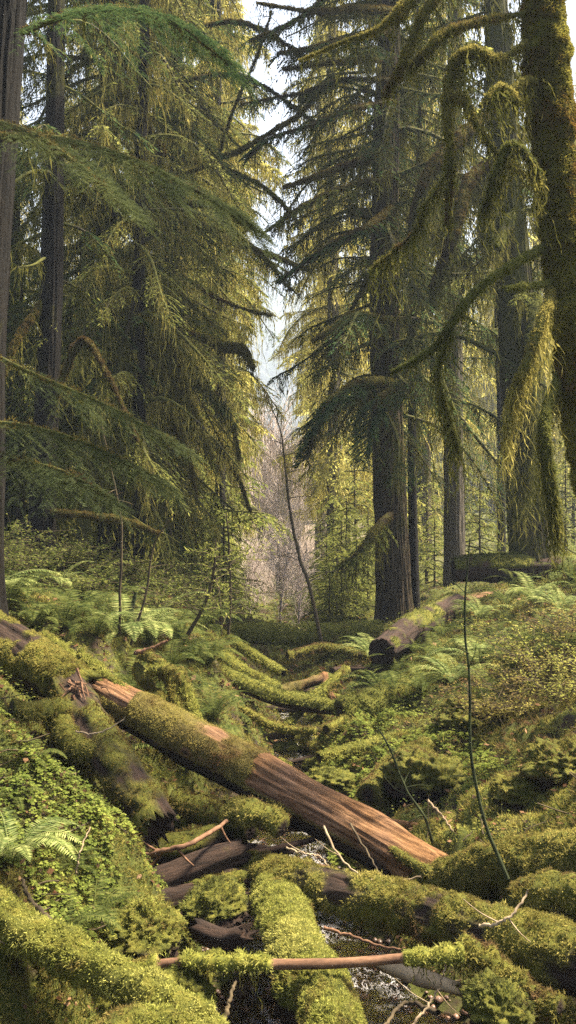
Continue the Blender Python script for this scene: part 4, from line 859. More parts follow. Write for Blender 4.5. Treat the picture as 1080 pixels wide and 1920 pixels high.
for x, Y_, k in spots:
    o = bgp[k] if not used[k] else copy_tree(bgp[k])
    used[k] = 1; o.location = (x, Y_, gz(x, Y_)); o.rotation_euler = (0, 0, rs.rand() * 6.28); s_ = .75 + .35 * rs.rand(); o.scale = (s_, s_, s_)
    tag(o, lb[k] + (', left of the creek' if x < 0 else ', right of the creek'), 'tree', 'background conifers ' + ('left' if x < 0 else 'right') + ' of the gap')

# young hemlocks of the undergrowth
yp = conifer('x', (0, 0, 0), H=2.6, r0=.025, nb=34, start=.25, Lmax=.95, NL=16, NT=8, tw=.08, leafw=.03, seed=31, needle='needle_mid', mossd=0, bark='twig', name='young_hemlock', pitch=(.1, .3), low=1.0)
yl = [(625, 24, 1.1), (650, 22, 1.0), (690, 21, .8), (665, 26, 1.3), (800, 24, 1.1), (815, 21, .7), (900, 22, .9), (1000, 24, 1.1), (1060, 21, .9), (960, 28, 1.2), (130, 17, .8), (420, 19, .9), (380, 22, 1.1), (30, 22, 1.2), (240, 19, .9), (700, 30, 1.2), (740, 28, 1.2), (870, 30, 1.3), (1075, 30, 1.5), (620, 30, 1.2), (405, 26, 1.0), (340, 16.5, .8)]
for i, (px, Y_, s_) in enumerate(yl):
    o = yp if i == 0 else copy_tree(yp); x = (px - 540) / F * Y_
    o.location = (x, Y_, gz(x, Y_) - .05); o.rotation_euler = (0, 0, i * 1.3); o.scale = (s_,) * 3
    tag(o, 'small pale green young hemlock in the undergrowth ' + ('left of the creek' if x < -.5 else 'right of the creek beyond the bank'), 'sapling', 'young hemlocks')

for i, (px, Y_, s_) in enumerate([(618, 17, .5), (632, 18.5, .62), (640, 17.5, .5), (668, 19, .7), (612, 21, .7), (640, 20, .75), (655, 22.5, .8), (690, 24, .9), (650, 19.5, .55), (425, 17.5, .5), (400, 17, .6)]):
    o = copy_tree(yp); x = (px - 540) / F * Y_; o.location = (x, Y_, gz(x, Y_) - .05); o.rotation_euler = (0, 0, i * 2.3); o.scale = (s_ * 1.2, s_ * 1.2, s_)
    tag(o, 'low young hemlock ' + ('left of the far end of the creek' if x < 0 else 'between the crooked sapling and the thick furrowed trunk'), 'sapling', 'low hemlocks at the far end of the creek')
for i, (px, Y_, s_) in enumerate([(40, 17, 2.0), (110, 20, 2.3), (180, 19, 1.9), (250, 22, 2.4), (310, 19, 1.7), (370, 23, 2.2), (420, 25, 2.0), (5, 21, 2.3), (150, 23, 2.4)]):
    o = copy_tree(yp); x = (px - 540) / F * Y_; o.location = (x, Y_, gz(x, Y_) - .05); o.rotation_euler = (0, 0, i * 2.9); o.scale = (s_, s_, s_)
    tag(o, 'half grown hemlock behind the dark trunks of the left bank', 'tree', 'half grown hemlocks left')
# bare pinkish alders in the open gap
def bare_tree(seed, H, n1, label):
    rs = np.random.RandomState(seed); root = empty('bare_alder'); tag(root, label, 'tree', 'bare alders in the gap')
    G1 = Geo(); st = []
    for k in range(5):
        a = rs.rand() * 6.28; p = [np.zeros(3), np.array([math.sin(a) * .3, math.cos(a) * .3, H * .5]), np.array([math.sin(a) * .9, math.cos(a) * .9, H * (.8 + .25 * rs.rand())])]
        st.append(resample(p, 14))
    st = np.array(st); tubes(G1, st, np.linspace(.05, .01, 14)[None] * np.ones((5, 1)), 5)
    G1.obj('trunk', M['twig_pale'], root)
    G2 = Geo(); k = rs.randint(0, 5, n1); s = 1 + rs.randint(0, 12, n1); p0 = st[k, s]; a = rs.rand(n1) * 6.28
    d = nrm(np.stack([np.sin(a) * .6, np.cos(a) * .6, .5 + .6 * rs.rand(n1)], -1)); L = H * .22 * (.4 + rs.rand(n1))
    q = np.linspace(0, 1, 6)[None, :, None]; pp = p0[:, None] + d[:, None] * L[:, None, None] * q + rs.randn(n1, 1, 3) * .1 * q ** 2 * L[:, None, None]
    tubes(G2, pp, np.linspace(.014, .006, 6)[None] * np.ones((n1, 1)), 3)
    n2 = n1 * 7; j = rs.randint(0, n1, n2); m = rs.randint(1, 6, n2); p0 = pp[j, m]; d2 = nrm(d[j] + rs.randn(n2, 3) * .55); L2 = .2 + .5 * rs.rand(n2)
    qq = np.linspace(0, 1, 3)[None, :, None]; tubes(G2, p0[:, None] + d2[:, None] * L2[:, None, None] * qq, np.linspace(.008, .004, 3)[None] * np.ones((n2, 1)), 3)
    G2.obj('twigs', M['twig_pale'], root); return root
ba = [bare_tree(1, 5.5, 110, ''), bare_tree(2, 7.5, 130, '')]
rs = np.random.RandomState(4); used = [0, 0]; k = 0
for Y_ in np.concatenate([np.linspace(18.5, 26, 9), np.linspace(27, 50, 12), np.linspace(52, 95, 16)]):
    lo, hi = (468, 562) if Y_ < 60 else (440, 570)
    px = lo + (hi - lo) * rs.rand(); x = (px - 540) / F * Y_; k = rs.randint(2)
    o = ba[k] if not used[k] else copy_tree(ba[k]); used[k] = 1
    o.location = (x, Y_, gz(x, Y_) - .1); o.rotation_euler = (0, 0, rs.rand() * 6.28); s_ = (.16 if Y_ < 26.5 else .45 if Y_ < 40 else .75) + (.12 if Y_ < 26.5 else .35) * rs.rand() + (.25 if Y_ > 60 else 0); o.scale = (s_,) * 3
    tag(o, 'leafless pinkish grey alder among others in the open gap at the valley end', 'tree', 'bare alders in the gap')

# far forest: uncountable, one mass
def far_forest():
    rs = np.random.RandomState(9); n = 1500
    Y_ = 95 + 500 * rs.rand(n) ** 1.3; x = (rs.rand(n) - .5) * 1.3 * Y_; H = 14 + 14 * rs.rand(n)
    cen = np.abs(x + .012 * Y_) < .03 * Y_; H = np.where(cen, H * .3, H)
    z = zbase(x, Y_)
    K = 70; t = rs.rand(n, K); a = rs.rand(n, K) * 6.28; R = (1 - t) * .17 * H[:, None]
    p = np.stack([x[:, None] + 0 * t, Y_[:, None] + 0 * t, z[:, None] + H[:, None] * (.06 + .94 * t)], -1)
    D = nrm(np.stack([np.sin(a), np.cos(a), -.45 + 0 * a], -1)); p = p.reshape(-1, 3); D = D.reshape(-1, 3)
    G_ = Geo(); quads(G_, p, D, nrm(np.array([0, 0, 1.]) + rs.randn(len(p), 3) * .3), (R.ravel() + .6), .25 * R.ravel() + .7, .6)
    st = np.stack([np.stack([x, Y_, z - 1], -1), np.stack([x, Y_, z + H], -1)], 1); tubes(G_, st, np.array([[.3, .05]]) * np.ones((n, 1)), 4)
    tag(G_.obj('distant_forest', M['needle_gold_lit'], smooth=False), 'far off forest closing the valley', kind='stuff')
far_forest()
def mountain_forest():
    rs = np.random.RandomState(19); n = 2600
    x = (rs.rand(n) - .5) * 420 - 10; v = rs.rand(n)
    ridge = 188 - .05 * x; z = ridge * np.sin(v * np.pi / 2 * 1.12); y = 620 + v * 330; H = 14 + 12 * rs.rand(n)
    K = 30; t = rs.rand(n, K); a = rs.rand(n, K) * 6.28; R = (1 - t) * .2 * H[:, None]
    p = np.stack([x[:, None] + 0 * t, y[:, None] + 0 * t, z[:, None] + H[:, None] * (.0 + t)], -1).reshape(-1, 3)
    D = nrm(np.stack([np.sin(a), np.cos(a), -.6 + 0 * a], -1)).reshape(-1, 3)
    G_ = Geo(); quads(G_, p, D, nrm(np.array([0, 0, 1.]) + rs.randn(len(p), 3) * .3), R.ravel() + 1, .4 * R.ravel() + 1.5, .6)
    tag(G_.obj('mountain_forest', M['needle'], smooth=False), 'conifers covering the blue mountainside', kind='stuff')
mountain_forest()

# ------------------------------------------------------------------ ferns, shrubs, saplings
def fern_mesh(seed, R, nf, mat, arch=1.0):
    rs = np.random.RandomState(seed); g = Geo()
    for k in range(nf):
        a = k / nf * 6.28 + rs.randn() * .3; L = R * (.7 + .5 * rs.rand()); el = 1.1 + rs.randn() * .15
        n = 44; s = np.linspace(0, 1, n); ang = el - (1.7 + .4 * rs.rand()) * arch * s ** 1.3
        ds = L / (n - 1); h = np.concatenate([[0], np.cumsum(np.cos(ang[:-1]) * ds)]); z = np.concatenate([[0], np.cumsum(np.sin(ang[:-1]) * ds)])
        d = np.array([math.sin(a), math.cos(a), 0]); sd = np.array([math.cos(a), -math.sin(a), 0]); tw = rs.randn() * .25
        p = h[:, None] * d + z[:, None] * np.array([0, 0, 1]) + (tw * h ** 2 / R)[:, None] * sd
        tg = np.cos(ang)[:, None] * d + np.sin(ang)[:, None] * np.array([0, 0, 1]); nm = -np.sin(ang)[:, None] * d + np.cos(ang)[:, None] * np.array([0, 0, 1])
        tubes(g, p[None], np.linspace(.004, .0015, n)[None], 3)
        w_ = .15 * L * np.sin(np.pi * np.clip(s * .93 + .07, 0, 1)) ** .8 + .005
        for sg in (-1, 1):
            D = nrm(sg * sd + tg * .35 + rs.randn(n, 3) * .06 - np.array([0, 0, .12])); quads(g, p[2:], D[2:], nm[2:], w_[2:], np.full(n - 2, L / n * .75), .35)
    return g.mesh('fern', M[mat], smooth=False)
FM = [fern_mesh(1, .62, 15, 'fern'), fern_mesh(2, .5, 13, 'fern'), fern_mesh(3, .55, 14, 'fern_pale'), fern_mesh(4, .45, 9, 'fern')]
def fern(px, py, Y_, k, s_, label, group=None, i=[0]):
    x = (px - 540) / F * Y_; z = gz(x, Y_)
    o = bpy.data.objects.new('fern', FM[k]); COL.objects.link(o); o.location = (x, Y_, z - .02); i[0] += 1
    o.rotation_euler = (gx_tilt(x) * .3, 0, i[0] * 2.1); o.scale = (s_,) * 3; tag(o, label, 'fern', group); return o
def gx_tilt(x): return 0
fern(175, 1640, 4.75, 1, .8, 'dark green fern arching over the hollow right of the clover slope')
fern(20, 1600, 4.6, 2, .8, 'pale fern at the left edge below the clover slope')
fern(60, 1440, 5.2, 3, .5, 'small fern on top of the clover slope at left')
fern(135, 1545, 4.9, 1, .45, 'small dark fern in the middle of the clover slope')
fern(30, 1520, 4.9, 3, .4, 'tiny fern at the left edge of the clover slope')
fern(120, 1680, 4.5, 3, .7, 'brownish fern above the slanting log at bottom left')
fern(255, 1435, 6.2, 2, .45, 'small pale fern in the dark hollow under the diagonal trunk')
fern(420, 1330, 8.3, 1, .8, 'curling fern between the diagonal trunk and the creek')
rs = np.random.RandomState(3)
for px, Y_ in [(180, 8.8), (230, 9.2), (150, 9.6), (280, 9.5), (320, 9.0), (360, 9.6), (210, 10.4), (120, 9.0), (70, 8.9), (20, 9.3), (260, 8.4), (330, 10.5), (390, 10.2), (300, 8.2), (40, 10.5), (110, 11.5), (380, 11.8), (250, 12), (180, 12.4), (-40, 9.0), (60, 12.8), (350, 7.9), (400, 8.8)]:
    fern(px, 0, Y_, rs.choice([0, 0, 1, 2]), .95 + .55 * rs.rand(), 'one of the sword ferns thickly covering the left bank behind the diagonal trunk', 'ferns on the left bank')
for px, Y_ in [(900, 13), (950, 13.5), (1000, 12.6), (1050, 12), (1010, 14.2), (1070, 13.6), (930, 11.8), (860, 13.6), (880, 14.6), (960, 15), (1040, 15), (830, 12.4), (780, 12.2), (1080, 11), (820, 11.4), (745, 11.8), (900, 10.8), (1030, 10.6), (700, 12.6), (690, 13.6), (990, 11.2), (850, 10.2), (720, 10.6), (790, 9.8), (960, 9.6), (1060, 9.2), (920, 9), (1110, 12.8), (1110, 14.5)]:
    fern(px, 0, Y_, rs.choice([0, 2, 2, 1]), .9 + .5 * rs.rand(), 'one of the ferns spread over the right bank below the dark logs', 'ferns on the right bank')
for px, Y_ in [(600, 17), (560, 19), (640, 18.5), (420, 15), (380, 14), (450, 17.5), (620, 15.5), (680, 15.2)]:
    fern(px, 0, Y_, rs.choice([1, 2]), .7 + .3 * rs.rand(), 'fern low on the valley floor beside the far end of the creek', 'ferns on the valley floor')

def shrub(x, y, H, n, leafmat, label, group, seed, leaf=.03, stem='twig', nl=900, name='shrub'):
    rs = np.random.RandomState(seed); root = empty(name, (x, y, gz(x, y) - .03)); tag(root, label, 'shrub', group)
    a = rs.rand(n) * 6.28; l = H * (.6 + .5 * rs.rand(n)); d = np.stack([np.sin(a) * .6, np.cos(a) * .6, 1 + 0 * a], -1)
    q = np.linspace(0, 1, 8)[None, :, None]; pp = d[:, None] * l[:, None, None] * q * .8 + np.stack([np.sin(a), np.cos(a), -.7 + 0 * a], -1)[:, None] * l[:, None, None] * .35 * q ** 2.2 + rs.randn(n, 8, 3) * .015
    G1 = Geo(); tubes(G1, pp, np.linspace(.007, .002, 8)[None] * np.ones((n, 1)), 4)
    j = rs.randint(0, n, nl // 10); m = rs.randint(2, 8, nl // 10); p0 = pp[j, m]; dd = nrm(rs.randn(len(j), 3) * np.array([1, 1, .4])); L2 = .12 + .2 * rs.rand(len(j)); q2 = np.linspace(0, 1, 3)[None, :, None]
    tubes(G1, p0[:, None] + dd[:, None] * L2[:, None, None] * q2, np.full((len(j), 3), .0022), 3)
    G1.obj('stems', M[stem], root)
    jj = rs.randint(0, len(j), nl); pt = p0[jj] + dd[jj] * (L2[jj] * rs.rand(nl))[:, None] + rs.randn(nl, 3) * .012
    G2 = Geo(); quads(G2, pt, nrm(rs.randn(nl, 3) * np.array([1, 1, .35])), nrm(np.array([0, 0, 1.]) + rs.randn(nl, 3) * .4), leaf * (.6 + .8 * rs.rand(nl)), leaf * .55 * (.6 + .8 * rs.rand(nl)))
    G2.obj('leaves', M[leafmat], root, smooth=False); return root
for i, (px, Y_, H_) in enumerate([(20, 12.5, .9), (70, 12.2, .8), (120, 12.6, .8), (170, 12.8, .7), (220, 12.6, .8), (-20, 11.4, .9), (270, 12.6, .7), (310, 13.2, .7), (150, 11.2, .6), (45, 11.2, .6)]):
    shrub((px - 540) / F * Y_, Y_, H_, 14, 'leaf', 'dark leafy huckleberry shrub on the rim of the left bank', 'shrubs on the left bank rim', 40 + i, .04, nl=2200)
for i, (px, Y_, H_) in enumerate([(960, 8.8, .7), (1020, 8.6, .8), (1070, 9.4, .8), (1000, 9.8, .7), (930, 8.2, .5), (1060, 8.0, .6)]):
    shrub((px - 540) / F * Y_, Y_, H_, 16, 'moss_fuzz' if i % 2 == 0 else 'moss_bright', 'brownish half withered shrub on the sunny right bank', 'withered shrubs on the right bank', 60 + i, .028, nl=2000)
for i, (px, Y_, H_) in enumerate([(300, 11, .6), (360, 12.5, .7), (400, 13.5, .8), (1010, 16.8, .8), (900, 17.2, .6), (1070, 16.5, .8), (655, 14.2, .5), (590, 20.5, .7), (640, 20.5, .7)]):
    shrub((px - 540) / F * Y_, Y_, H_, 14, 'leaf', 'small green shrub of the middle distance undergrowth', 'undergrowth shrubs', 80 + i, .035, nl=1500)

def sapling(pts, radii, label, twigs=(), mat='stem_green', cat='sapling', name='sapling', needles=0, seed=0, rnd=0, rl=.3):
    rs = np.random.RandomState(seed); base = np.array(pts[0]); root = empty(name, base); tag(root, label, cat)
    n = 50; path = resample([p - base for p in pts], n); r = np.interp(np.linspace(0, 1, n), np.linspace(0, 1, len(radii)), radii)
    path[1:] += (fbm(path[1:] * 5, 3)[:, None] - .5) * .02
    g = Geo(); tubes(g, path[None], r[None] * (1 + .25 * rs.rand(1, n)), 8); g.obj('stem', M[mat], root)
    tl = [resample([q - base for q in t], 8) for t in twigs]
    for _ in range(rnd):
        k = rs.randint(int(n * .2), n - 2); a = rs.rand() * 6.28; l = rl * (.5 + rs.rand()) * (1.2 - k / n); d = np.array([math.sin(a), math.cos(a), .15 + .2 * rs.randn()])
        tl.append(resample([path[k], path[k] + d * l * .5, path[k] + d * l + np.array([0, 0, -.12 * l])], 8))
    if tl:
        gt = Geo(); tubes(gt, np.array(tl), np.linspace(.45, .2, 8)[None] * np.mean(radii) * np.ones((len(tl), 1)), 5); gt.obj('twigs', M[mat], root)
        if needles:
            gf = Geo(); tl = np.array(tl); m = needles; i = rs.randint(0, len(tl), m); k = rs.randint(1, 7, m); f = rs.rand(m)[:, None]
            p = tl[i, k] * (1 - f) + tl[i, k + 1 if False else np.minimum(k + 1, 7)] * f
            quads(gf, p, nrm(nrm(tl[i, 7] - tl[i, 0]) + rs.randn(m, 3) * .7), nrm(np.array([0, 0, 1.]) + rs.randn(m, 3) * .3), .05 * (.5 + rs.rand(m)), .014 * (.5 + rs.rand(m)))
            gf.obj('needles', M['needle_mid'], root, smooth=False)
    return root
sapling(Ps((952, 1648, 4.75), (905, 1530, 4.8), (884, 1420, 4.8), (879, 1280, 4.8), (872, 1150, 4.8), (880, 1010, 4.8)), [.010, .008, .007, .006, .005, .0025],
        'tall bare green stem rising from the mossy log at right, nearest sapling', [Ps((873, 1112, 4.8), (862, 1102, 4.8), (848, 1090, 4.78)), Ps((874, 1112, 4.8), (882, 1110, 4.8), (888, 1106, 4.8)), Ps((880, 1225, 4.8), (866, 1218, 4.78), (850, 1206, 4.75)), Ps((880, 1250, 4.8), (890, 1225, 4.8), (893, 1202, 4.8))], rnd=9, rl=.10, seed=2)
sapling(Ps((812, 1582, 6.2), (795, 1530, 6.2), (760, 1480, 6.2), (738, 1420, 6.2), (722, 1385, 6.2), (705, 1360, 6.2)), [.009, .008, .007, .006, .005, .003],
        'crooked mossy sapling leaning left behind the bare end of the diagonal trunk', [Ps((765, 1490, 6.2), (740, 1478, 6.2), (715, 1450, 6.2)), Ps((806, 1545, 6.2), (808, 1520, 6.2), (806, 1500, 6.2)), Ps((752, 1460, 6.2), (750, 1430, 6.2), (735, 1400, 6.2))], mat='stem_green', rnd=12, rl=.16, seed=8)
sapling(Ps((603, 1205, 14), (580, 1100, 14), (560, 1040, 14), (540, 930, 14), (528, 820, 14), (500, 740, 14)), [.026, .024, .022, .016, .010, .005], 'slender crooked sapling standing alone at the right rim of the gap', rnd=12, mat='twig', rl=.5, seed=3)
sapling(Ps((352, 1190, 9.5), (385, 1130, 9.5), (402, 1060, 9.5), (404, 1010, 9.5)), [.018, .016, .012, .004], 'curved bare young conifer with thin side twigs on the left bank', rnd=26, needles=500, mat='twig', rl=.5, seed=4)
sapling(Ps((428, 1190, 9.8), (433, 1120, 9.8), (430, 1040, 9.8), (425, 960, 9.8)), [.013, .012, .01, .004], 'upright sparse young conifer in front of the open gap', rnd=30, needles=700, mat='twig', rl=.55, seed=5)
sapling(Ps((224, 1190, 9), (226, 1100, 9), (228, 1020, 9), (222, 940, 9), (190, 800, 9)), [.012, .011, .01, .008, .004], 'thin straight dark stem rising from the ferns of the left bank', rnd=8, mat='twig', rl=.3, seed=6)
sapling(Ps((245, 1210, 9), (272, 1120, 9), (290, 1020, 9), (330, 960, 9)), [.011, .01, .007, .004], 'thin dark stem slanting right out of the left bank ferns', rnd=8, mat='twig', rl=.3, seed=7)
sapling(Ps((242, 1215, 10), (245, 1160, 10), (255, 1110, 10)), [.03, .028, .014], 'short mossy snag among the left bank ferns', mat='stem_green', cat='snag', name='snag')
sapling(Ps((415, 1190, 12), (412, 1120, 12), (400, 1060, 12)), [.012, .011, .006], 'short spindly sapling behind the sparse young conifers', rnd=14, needles=250, mat='twig', rl=.4, seed=9)
# fallen sticks and vines, each its own thing
def stick(pts, r_, label, mat='stick_grey', cat='stick', name='dead_branch', tw=0, seed=0):
    rs = np.random.RandomState(seed); base = np.array(pts[0]); n = 30; path = resample([p - base for p in pts], n) + rs.randn(n, 3) * .003; g = Geo(); tubes(g, path[None], (np.linspace(1, .6, n) * r_ * (.85 + .3 * rs.rand(n)))[None], 7)
    for _ in range(tw):
        k = rs.randint(4, n - 2); d = nrm(rs.randn(3)); tubes(g, resample([path[k], path[k] + d * .08, path[k] + d * .16 + np.array([0, 0, .02])], 6)[None], np.linspace(.5, .2, 6)[None] * r_, 4)
    o = g.obj(name, M[mat]); o.location = base; return tag(o, label, cat)
stick(Ps((605, 1550, 5.6), (640, 1610, 5.4), (700, 1650, 5.1), (790, 1645, 4.95)), .007, 'thin curved vine looping over the end of the diagonal trunk', cat='vine', name='vine', tw=2)
stick(Ps((655, 1545, 5.7), (690, 1600, 5.4), (720, 1645, 5.2), (765, 1672, 5.0)), .006, 'thin dark twig leaning across the underside of the diagonal trunk', mat='twig')
stick(Ps((535, 1590, 5.8), (570, 1600, 5.7), (600, 1605, 5.7), (615, 1625, 5.6)), .006, 'short pale twig under the middle of the diagonal trunk', tw=2)
stick(Ps((895, 1737, 4.2), (935, 1730, 4.15), (965, 1710, 4.15), (990, 1670, 4.2)), .008, 'pale curved twig lying across the thick mossy log at right', tw=2)
stick(Ps((605, 1740, 4.9), (660, 1755, 4.8), (720, 1775, 4.7), (760, 1780, 4.6)), .009, 'long thin brown twig slanting over the creek just above the red stick', mat='stick')
stick(Ps((770, 1925, 4.0), (820, 1860, 4.1), (835, 1810, 4.1)), .006, 'thin twig rising in the bottom right hollow', tw=2)
stick(Ps((905, 1920, 3.9), (950, 1890, 3.9), (975, 1850, 3.9)), .006, 'curved pale twig beside the green rock at bottom right', tw=1)
stick(Ps((250, 1612, 5.7), (300, 1597, 5.6), (360, 1580, 5.6), (425, 1540, 5.9)), .02, 'orange brown branch lying above the rotten logs in the hollow', mat='stick', tw=4)
stick(Ps((95, 1730, 4.3), (60, 1690, 4.4), (40, 1650, 4.5)), .014, 'bare grey branch end behind the slanting log at bottom left', mat='twig')
stick(Ps((140, 1372, 6.2), (180, 1375, 6.2), (215, 1360, 6.2), (235, 1345, 6.2)), .006, 'curved pale twig in front of the broken hanging trunk')
stick(Ps((250, 1225, 7.8), (285, 1215, 7.8), (315, 1200, 7.8)), .018, 'short reddish stub of branch pointing right above the diagonal trunk', mat='stick')
stick(Ps((140, 1640, 4.6), (150, 1600, 4.6), (168, 1550, 4.7)), .005, 'thin upright straw on the lower clover slope')
stick(Ps((820, 1900, 4.3), (760, 1880, 4.5), (720, 1925, 4.3)), .012, 'dark branch lying in the creek at the bottom', mat='twig')
stick(Ps((415, 1925, 4.3), (430, 1880, 4.4), (440, 1840, 4.5)), .012, 'dark stick standing in the creek left of the upended slab', mat='twig')
stick(Ps((800, 1500, 6.3), (830, 1530, 6.2), (850, 1560, 6.1)), .008, 'straw coloured twig lying on the moss of the right bank')
stick(Ps((545, 1230, 17), (600, 1225, 16.5), (650, 1250, 16)), .02, 'pale fallen branch on the far right bank of the creek')
for i, (a, b_, c, d) in enumerate([((150, 1225, 7.4), (175, 1250, 7.3), (205, 1275, 7.2), (250, 1310, 7.1)), ((265, 1230, 7.9), (300, 1245, 7.6), (325, 1290, 7.5), (335, 1340, 7.3)), ((280, 1262, 7.6), (330, 1262, 7.3), (355, 1310, 7.2), (368, 1352, 7.1)), ((255, 1250, 7.9), (280, 1290, 7.6), (300, 1320, 7.4), (310, 1350, 7.2)), ((80, 1190, 7.9), (130, 1230, 7.6), (160, 1262, 7.4), (185, 1290, 7.3))]):
    log('mossy_branch', Ps(a, b_, c, d), [.028, .03, .028, .02], ['mossy branch lying along the top of the diagonal trunk near the break', 'arching mossy branch dropping behind the diagonal trunk, topmost of the arches', 'mossy branch arching down over the diagonal trunk, rightmost of the arches', 'mossy branch dropping steeply behind the trunk between the arches', 'mossy branch on the upper left end of the diagonal trunk'][i], cat='branch', moss='moss_bright' if i % 2 == 0 else 'moss_fuzz', sides=14, dens=12000, tuft=.016, cover_lo=.15, lump=.02, hang=.2, seed=i)

# ------------------------------------------------------------------ ground cover (nobody could count it)
def scatter(n, ylo, yhi, rs, p=1.0, px=(-160, 1240)):
    u_ = rs.rand(n); y = 1 / (1 / ylo + (1 / yhi - 1 / ylo) * u_ ** p); x = (px[0] + (px[1] - px[0]) * rs.rand(n) - 540) / F * y
    z = zg(x, y); ok = z > .075 + .02 * rs.rand(n); return x[ok], y[ok], z[ok]
rs = np.random.RandomState(12)
x, y, z = scatter(300000, 2.6, 30, rs, 1.0); pt = np.stack([x, y, z], -1); nn = gn(x, y)
sel = fbm(pt * 1.5 + 3, 4) + .03 * rs.randn(len(x)); sz = .013 * np.clip(y / 5, .8, 3.5)
sun_side = (x > .3)
for nm_, lo, hi, lab in (('moss_brown', 0, .40, 'brown moss and litter'), ('moss_green', .40, .5, 'green moss'), ('moss_fuzz', .5, .58, 'olive moss'), ('moss_bright', .58, 2, 'yellow green moss')):
    k = (sel >= lo) & (sel < hi); g = Geo(); tufts(g, pt[k], nn[k], sz[k], sz[k] * .42, rs, 3, .7, .0)
    tag(g.obj('ground_moss', M[nm_], smooth=False), lab + ' covering the banks', kind='stuff')
# low leafy herbs
x, y, z = scatter(110000, 3.2, 28, rs, .9); cl = fbm(np.stack([x, y, 0 * x], -1) * 1.1 + 30, 4); k = cl + .05 * rs.randn(len(x)) > .5
x, y, z = x[k], y[k], z[k]; n = len(x); hgt = .01 + .14 * rs.rand(n) ** 1.5 * np.clip(y / 8, .4, 1.2)
g = Geo(); sc_ = np.clip(y / 7, .6, 2.4); quads(g, np.stack([x, y, z + hgt], -1), nrm(rs.randn(n, 3) * np.array([1, 1, .3])), nrm(np.array([0, 0, 1.]) + rs.randn(n, 3) * .45), .023 * sc_ * (.5 + rs.rand(n)), .013 * sc_ * (.5 + rs.rand(n)))
tag(g.obj('undergrowth', M['leaf'], smooth=False), 'low green herbs on both banks', kind='stuff')
# dead leaves
x, y, z = scatter(9000, 3.2, 25, rs, .9); n = len(x); g = Geo(); sc_ = np.clip(y / 7, .7, 2)
quads(g, np.stack([x, y, z + .012 + .02 * rs.rand(n)], -1), nrm(rs.randn(n, 3) * np.array([1, 1, .3])), nrm(gn(x, y) + rs.randn(n, 3) * .5), .05 * sc_ * (.4 + rs.rand(n)), .032 * sc_ * (.4 + rs.rand(n)), .5)
tag(g.obj('dead_leaves', M['dead_leaf'], smooth=False), 'scattered brown dead leaves', kind='stuff')
# wood sorrel: three round leaflets on a short stalk
def clover(x, y, s_, h_, label):
    z = zg(x, y); n = len(x); c = np.stack([x, y, z + h_], -1); g = Geo(); a0 = rs.rand(n) * 6.28; up = nrm(gn(x, y) * .4 + np.array([0, 0, 1.]) + rs.randn(n, 3) * .3)
    ref = nrm(np.cross(up, np.array([0, 1., 0]))); r2 = np.cross(up, ref)
    for k in range(3):
        a = a0 + k * 2.094; D = nrm(ref * np.cos(a)[:, None] + r2 * np.sin(a)[:, None] - up * .22); S = nrm(np.cross(D, up)); L = s_[:, None]
        V = np.stack([c, c + D * L * .55 + S * L * .5, c + D * L + S * L * .42, c + D * L * .86, c + D * L - S * L * .42, c + D * L * .55 - S * L * .5], 1)
        b = np.arange(n)[:, None] * 6; g.add(V, np.concatenate([b + np.array([[0, 1, 2, 3]]), b + np.array([[0, 3, 4, 5]])]))
    tag(g.obj('wood_sorrel', M['clover'], smooth=False), label, kind='stuff')
n = 9000; x = -2.0 + 1.3 * rs.rand(n); y = 4.2 + 1.9 * rs.rand(n); k = fbm(np.stack([x, y, 0 * x], -1) * 2.5 + 7, 3) + .25 * (x < -.7) > .60 + .10 * rs.rand(n); x, y = x[k], y[k]
clover(x, y, .009 + .012 * rs.rand(len(x)), .02 + .05 * rs.rand(len(x)), 'bright green clover leaves on the left slope')
n = 6000; x = .3 + 1.3 * rs.rand(n); y = 6.6 + 3.2 * rs.rand(n); k = fbm(np.stack([x, y, 0 * x], -1) * 2.5 + 17, 3) > .48; x, y = x[k], y[k]
clover(x, y, .013 + .014 * rs.rand(len(x)), .02 + .05 * rs.rand(len(x)), 'bright green clover leaves on the right bank beyond the diagonal trunk')
# twigs littering the banks
x, y, z = scatter(700, 3.4, 16, rs, .9); n = len(x); d = nrm(np.stack([rs.randn(n), rs.randn(n), .25 * rs.randn(n)], -1)); L = .08 + .3 * rs.rand(n) ** 2
c = np.stack([x, y, z + .03], -1); q = np.linspace(-.5, .5, 4)[None, :, None]; g = Geo(); tubes(g, c[:, None] + d[:, None] * L[:, None, None] * q + rs.randn(n, 4, 3) * .006, .002 + .003 * rs.rand(n, 1) * np.ones((1, 4)), 4)
tag(g.obj('twig_litter', M['twig'], smooth=True), 'small broken twigs littering the banks', kind='stuff')

# gravel on the creek bed
n = 6000; y = 3.2 + 8.5 * rs.rand(n) ** 1.4; x = -.6 + 1.6 * rs.rand(n); z = zg(x, y); k = z < .07; x, y, z = x[k], y[k], z[k]; n = len(x)
oct_ = np.array([[1, 0, 0], [0, 1, 0], [-1, 0, 0], [0, -1, 0], [0, 0, .6], [0, 0, -.6]], float); sz_ = .008 + .03 * rs.rand(n) ** 2.5
V = np.stack([x, y, z + sz_ * .3], -1)[:, None] + oct_[None] * sz_[:, None, None] * (.7 + .6 * rs.rand(n, 6, 1)); f6 = np.array([[0, 1, 4], [1, 2, 4], [2, 3, 4], [3, 0, 4], [1, 0, 5], [2, 1, 5], [3, 2, 5], [0, 3, 5]])
g = Geo(); g.add(V, None, (np.arange(n)[:, None, None] * 6 + f6[None]).reshape(-1, 3)); tag(g.obj('creek_gravel', M['gravel']), 'gravel on the creek bed', kind='stuff')
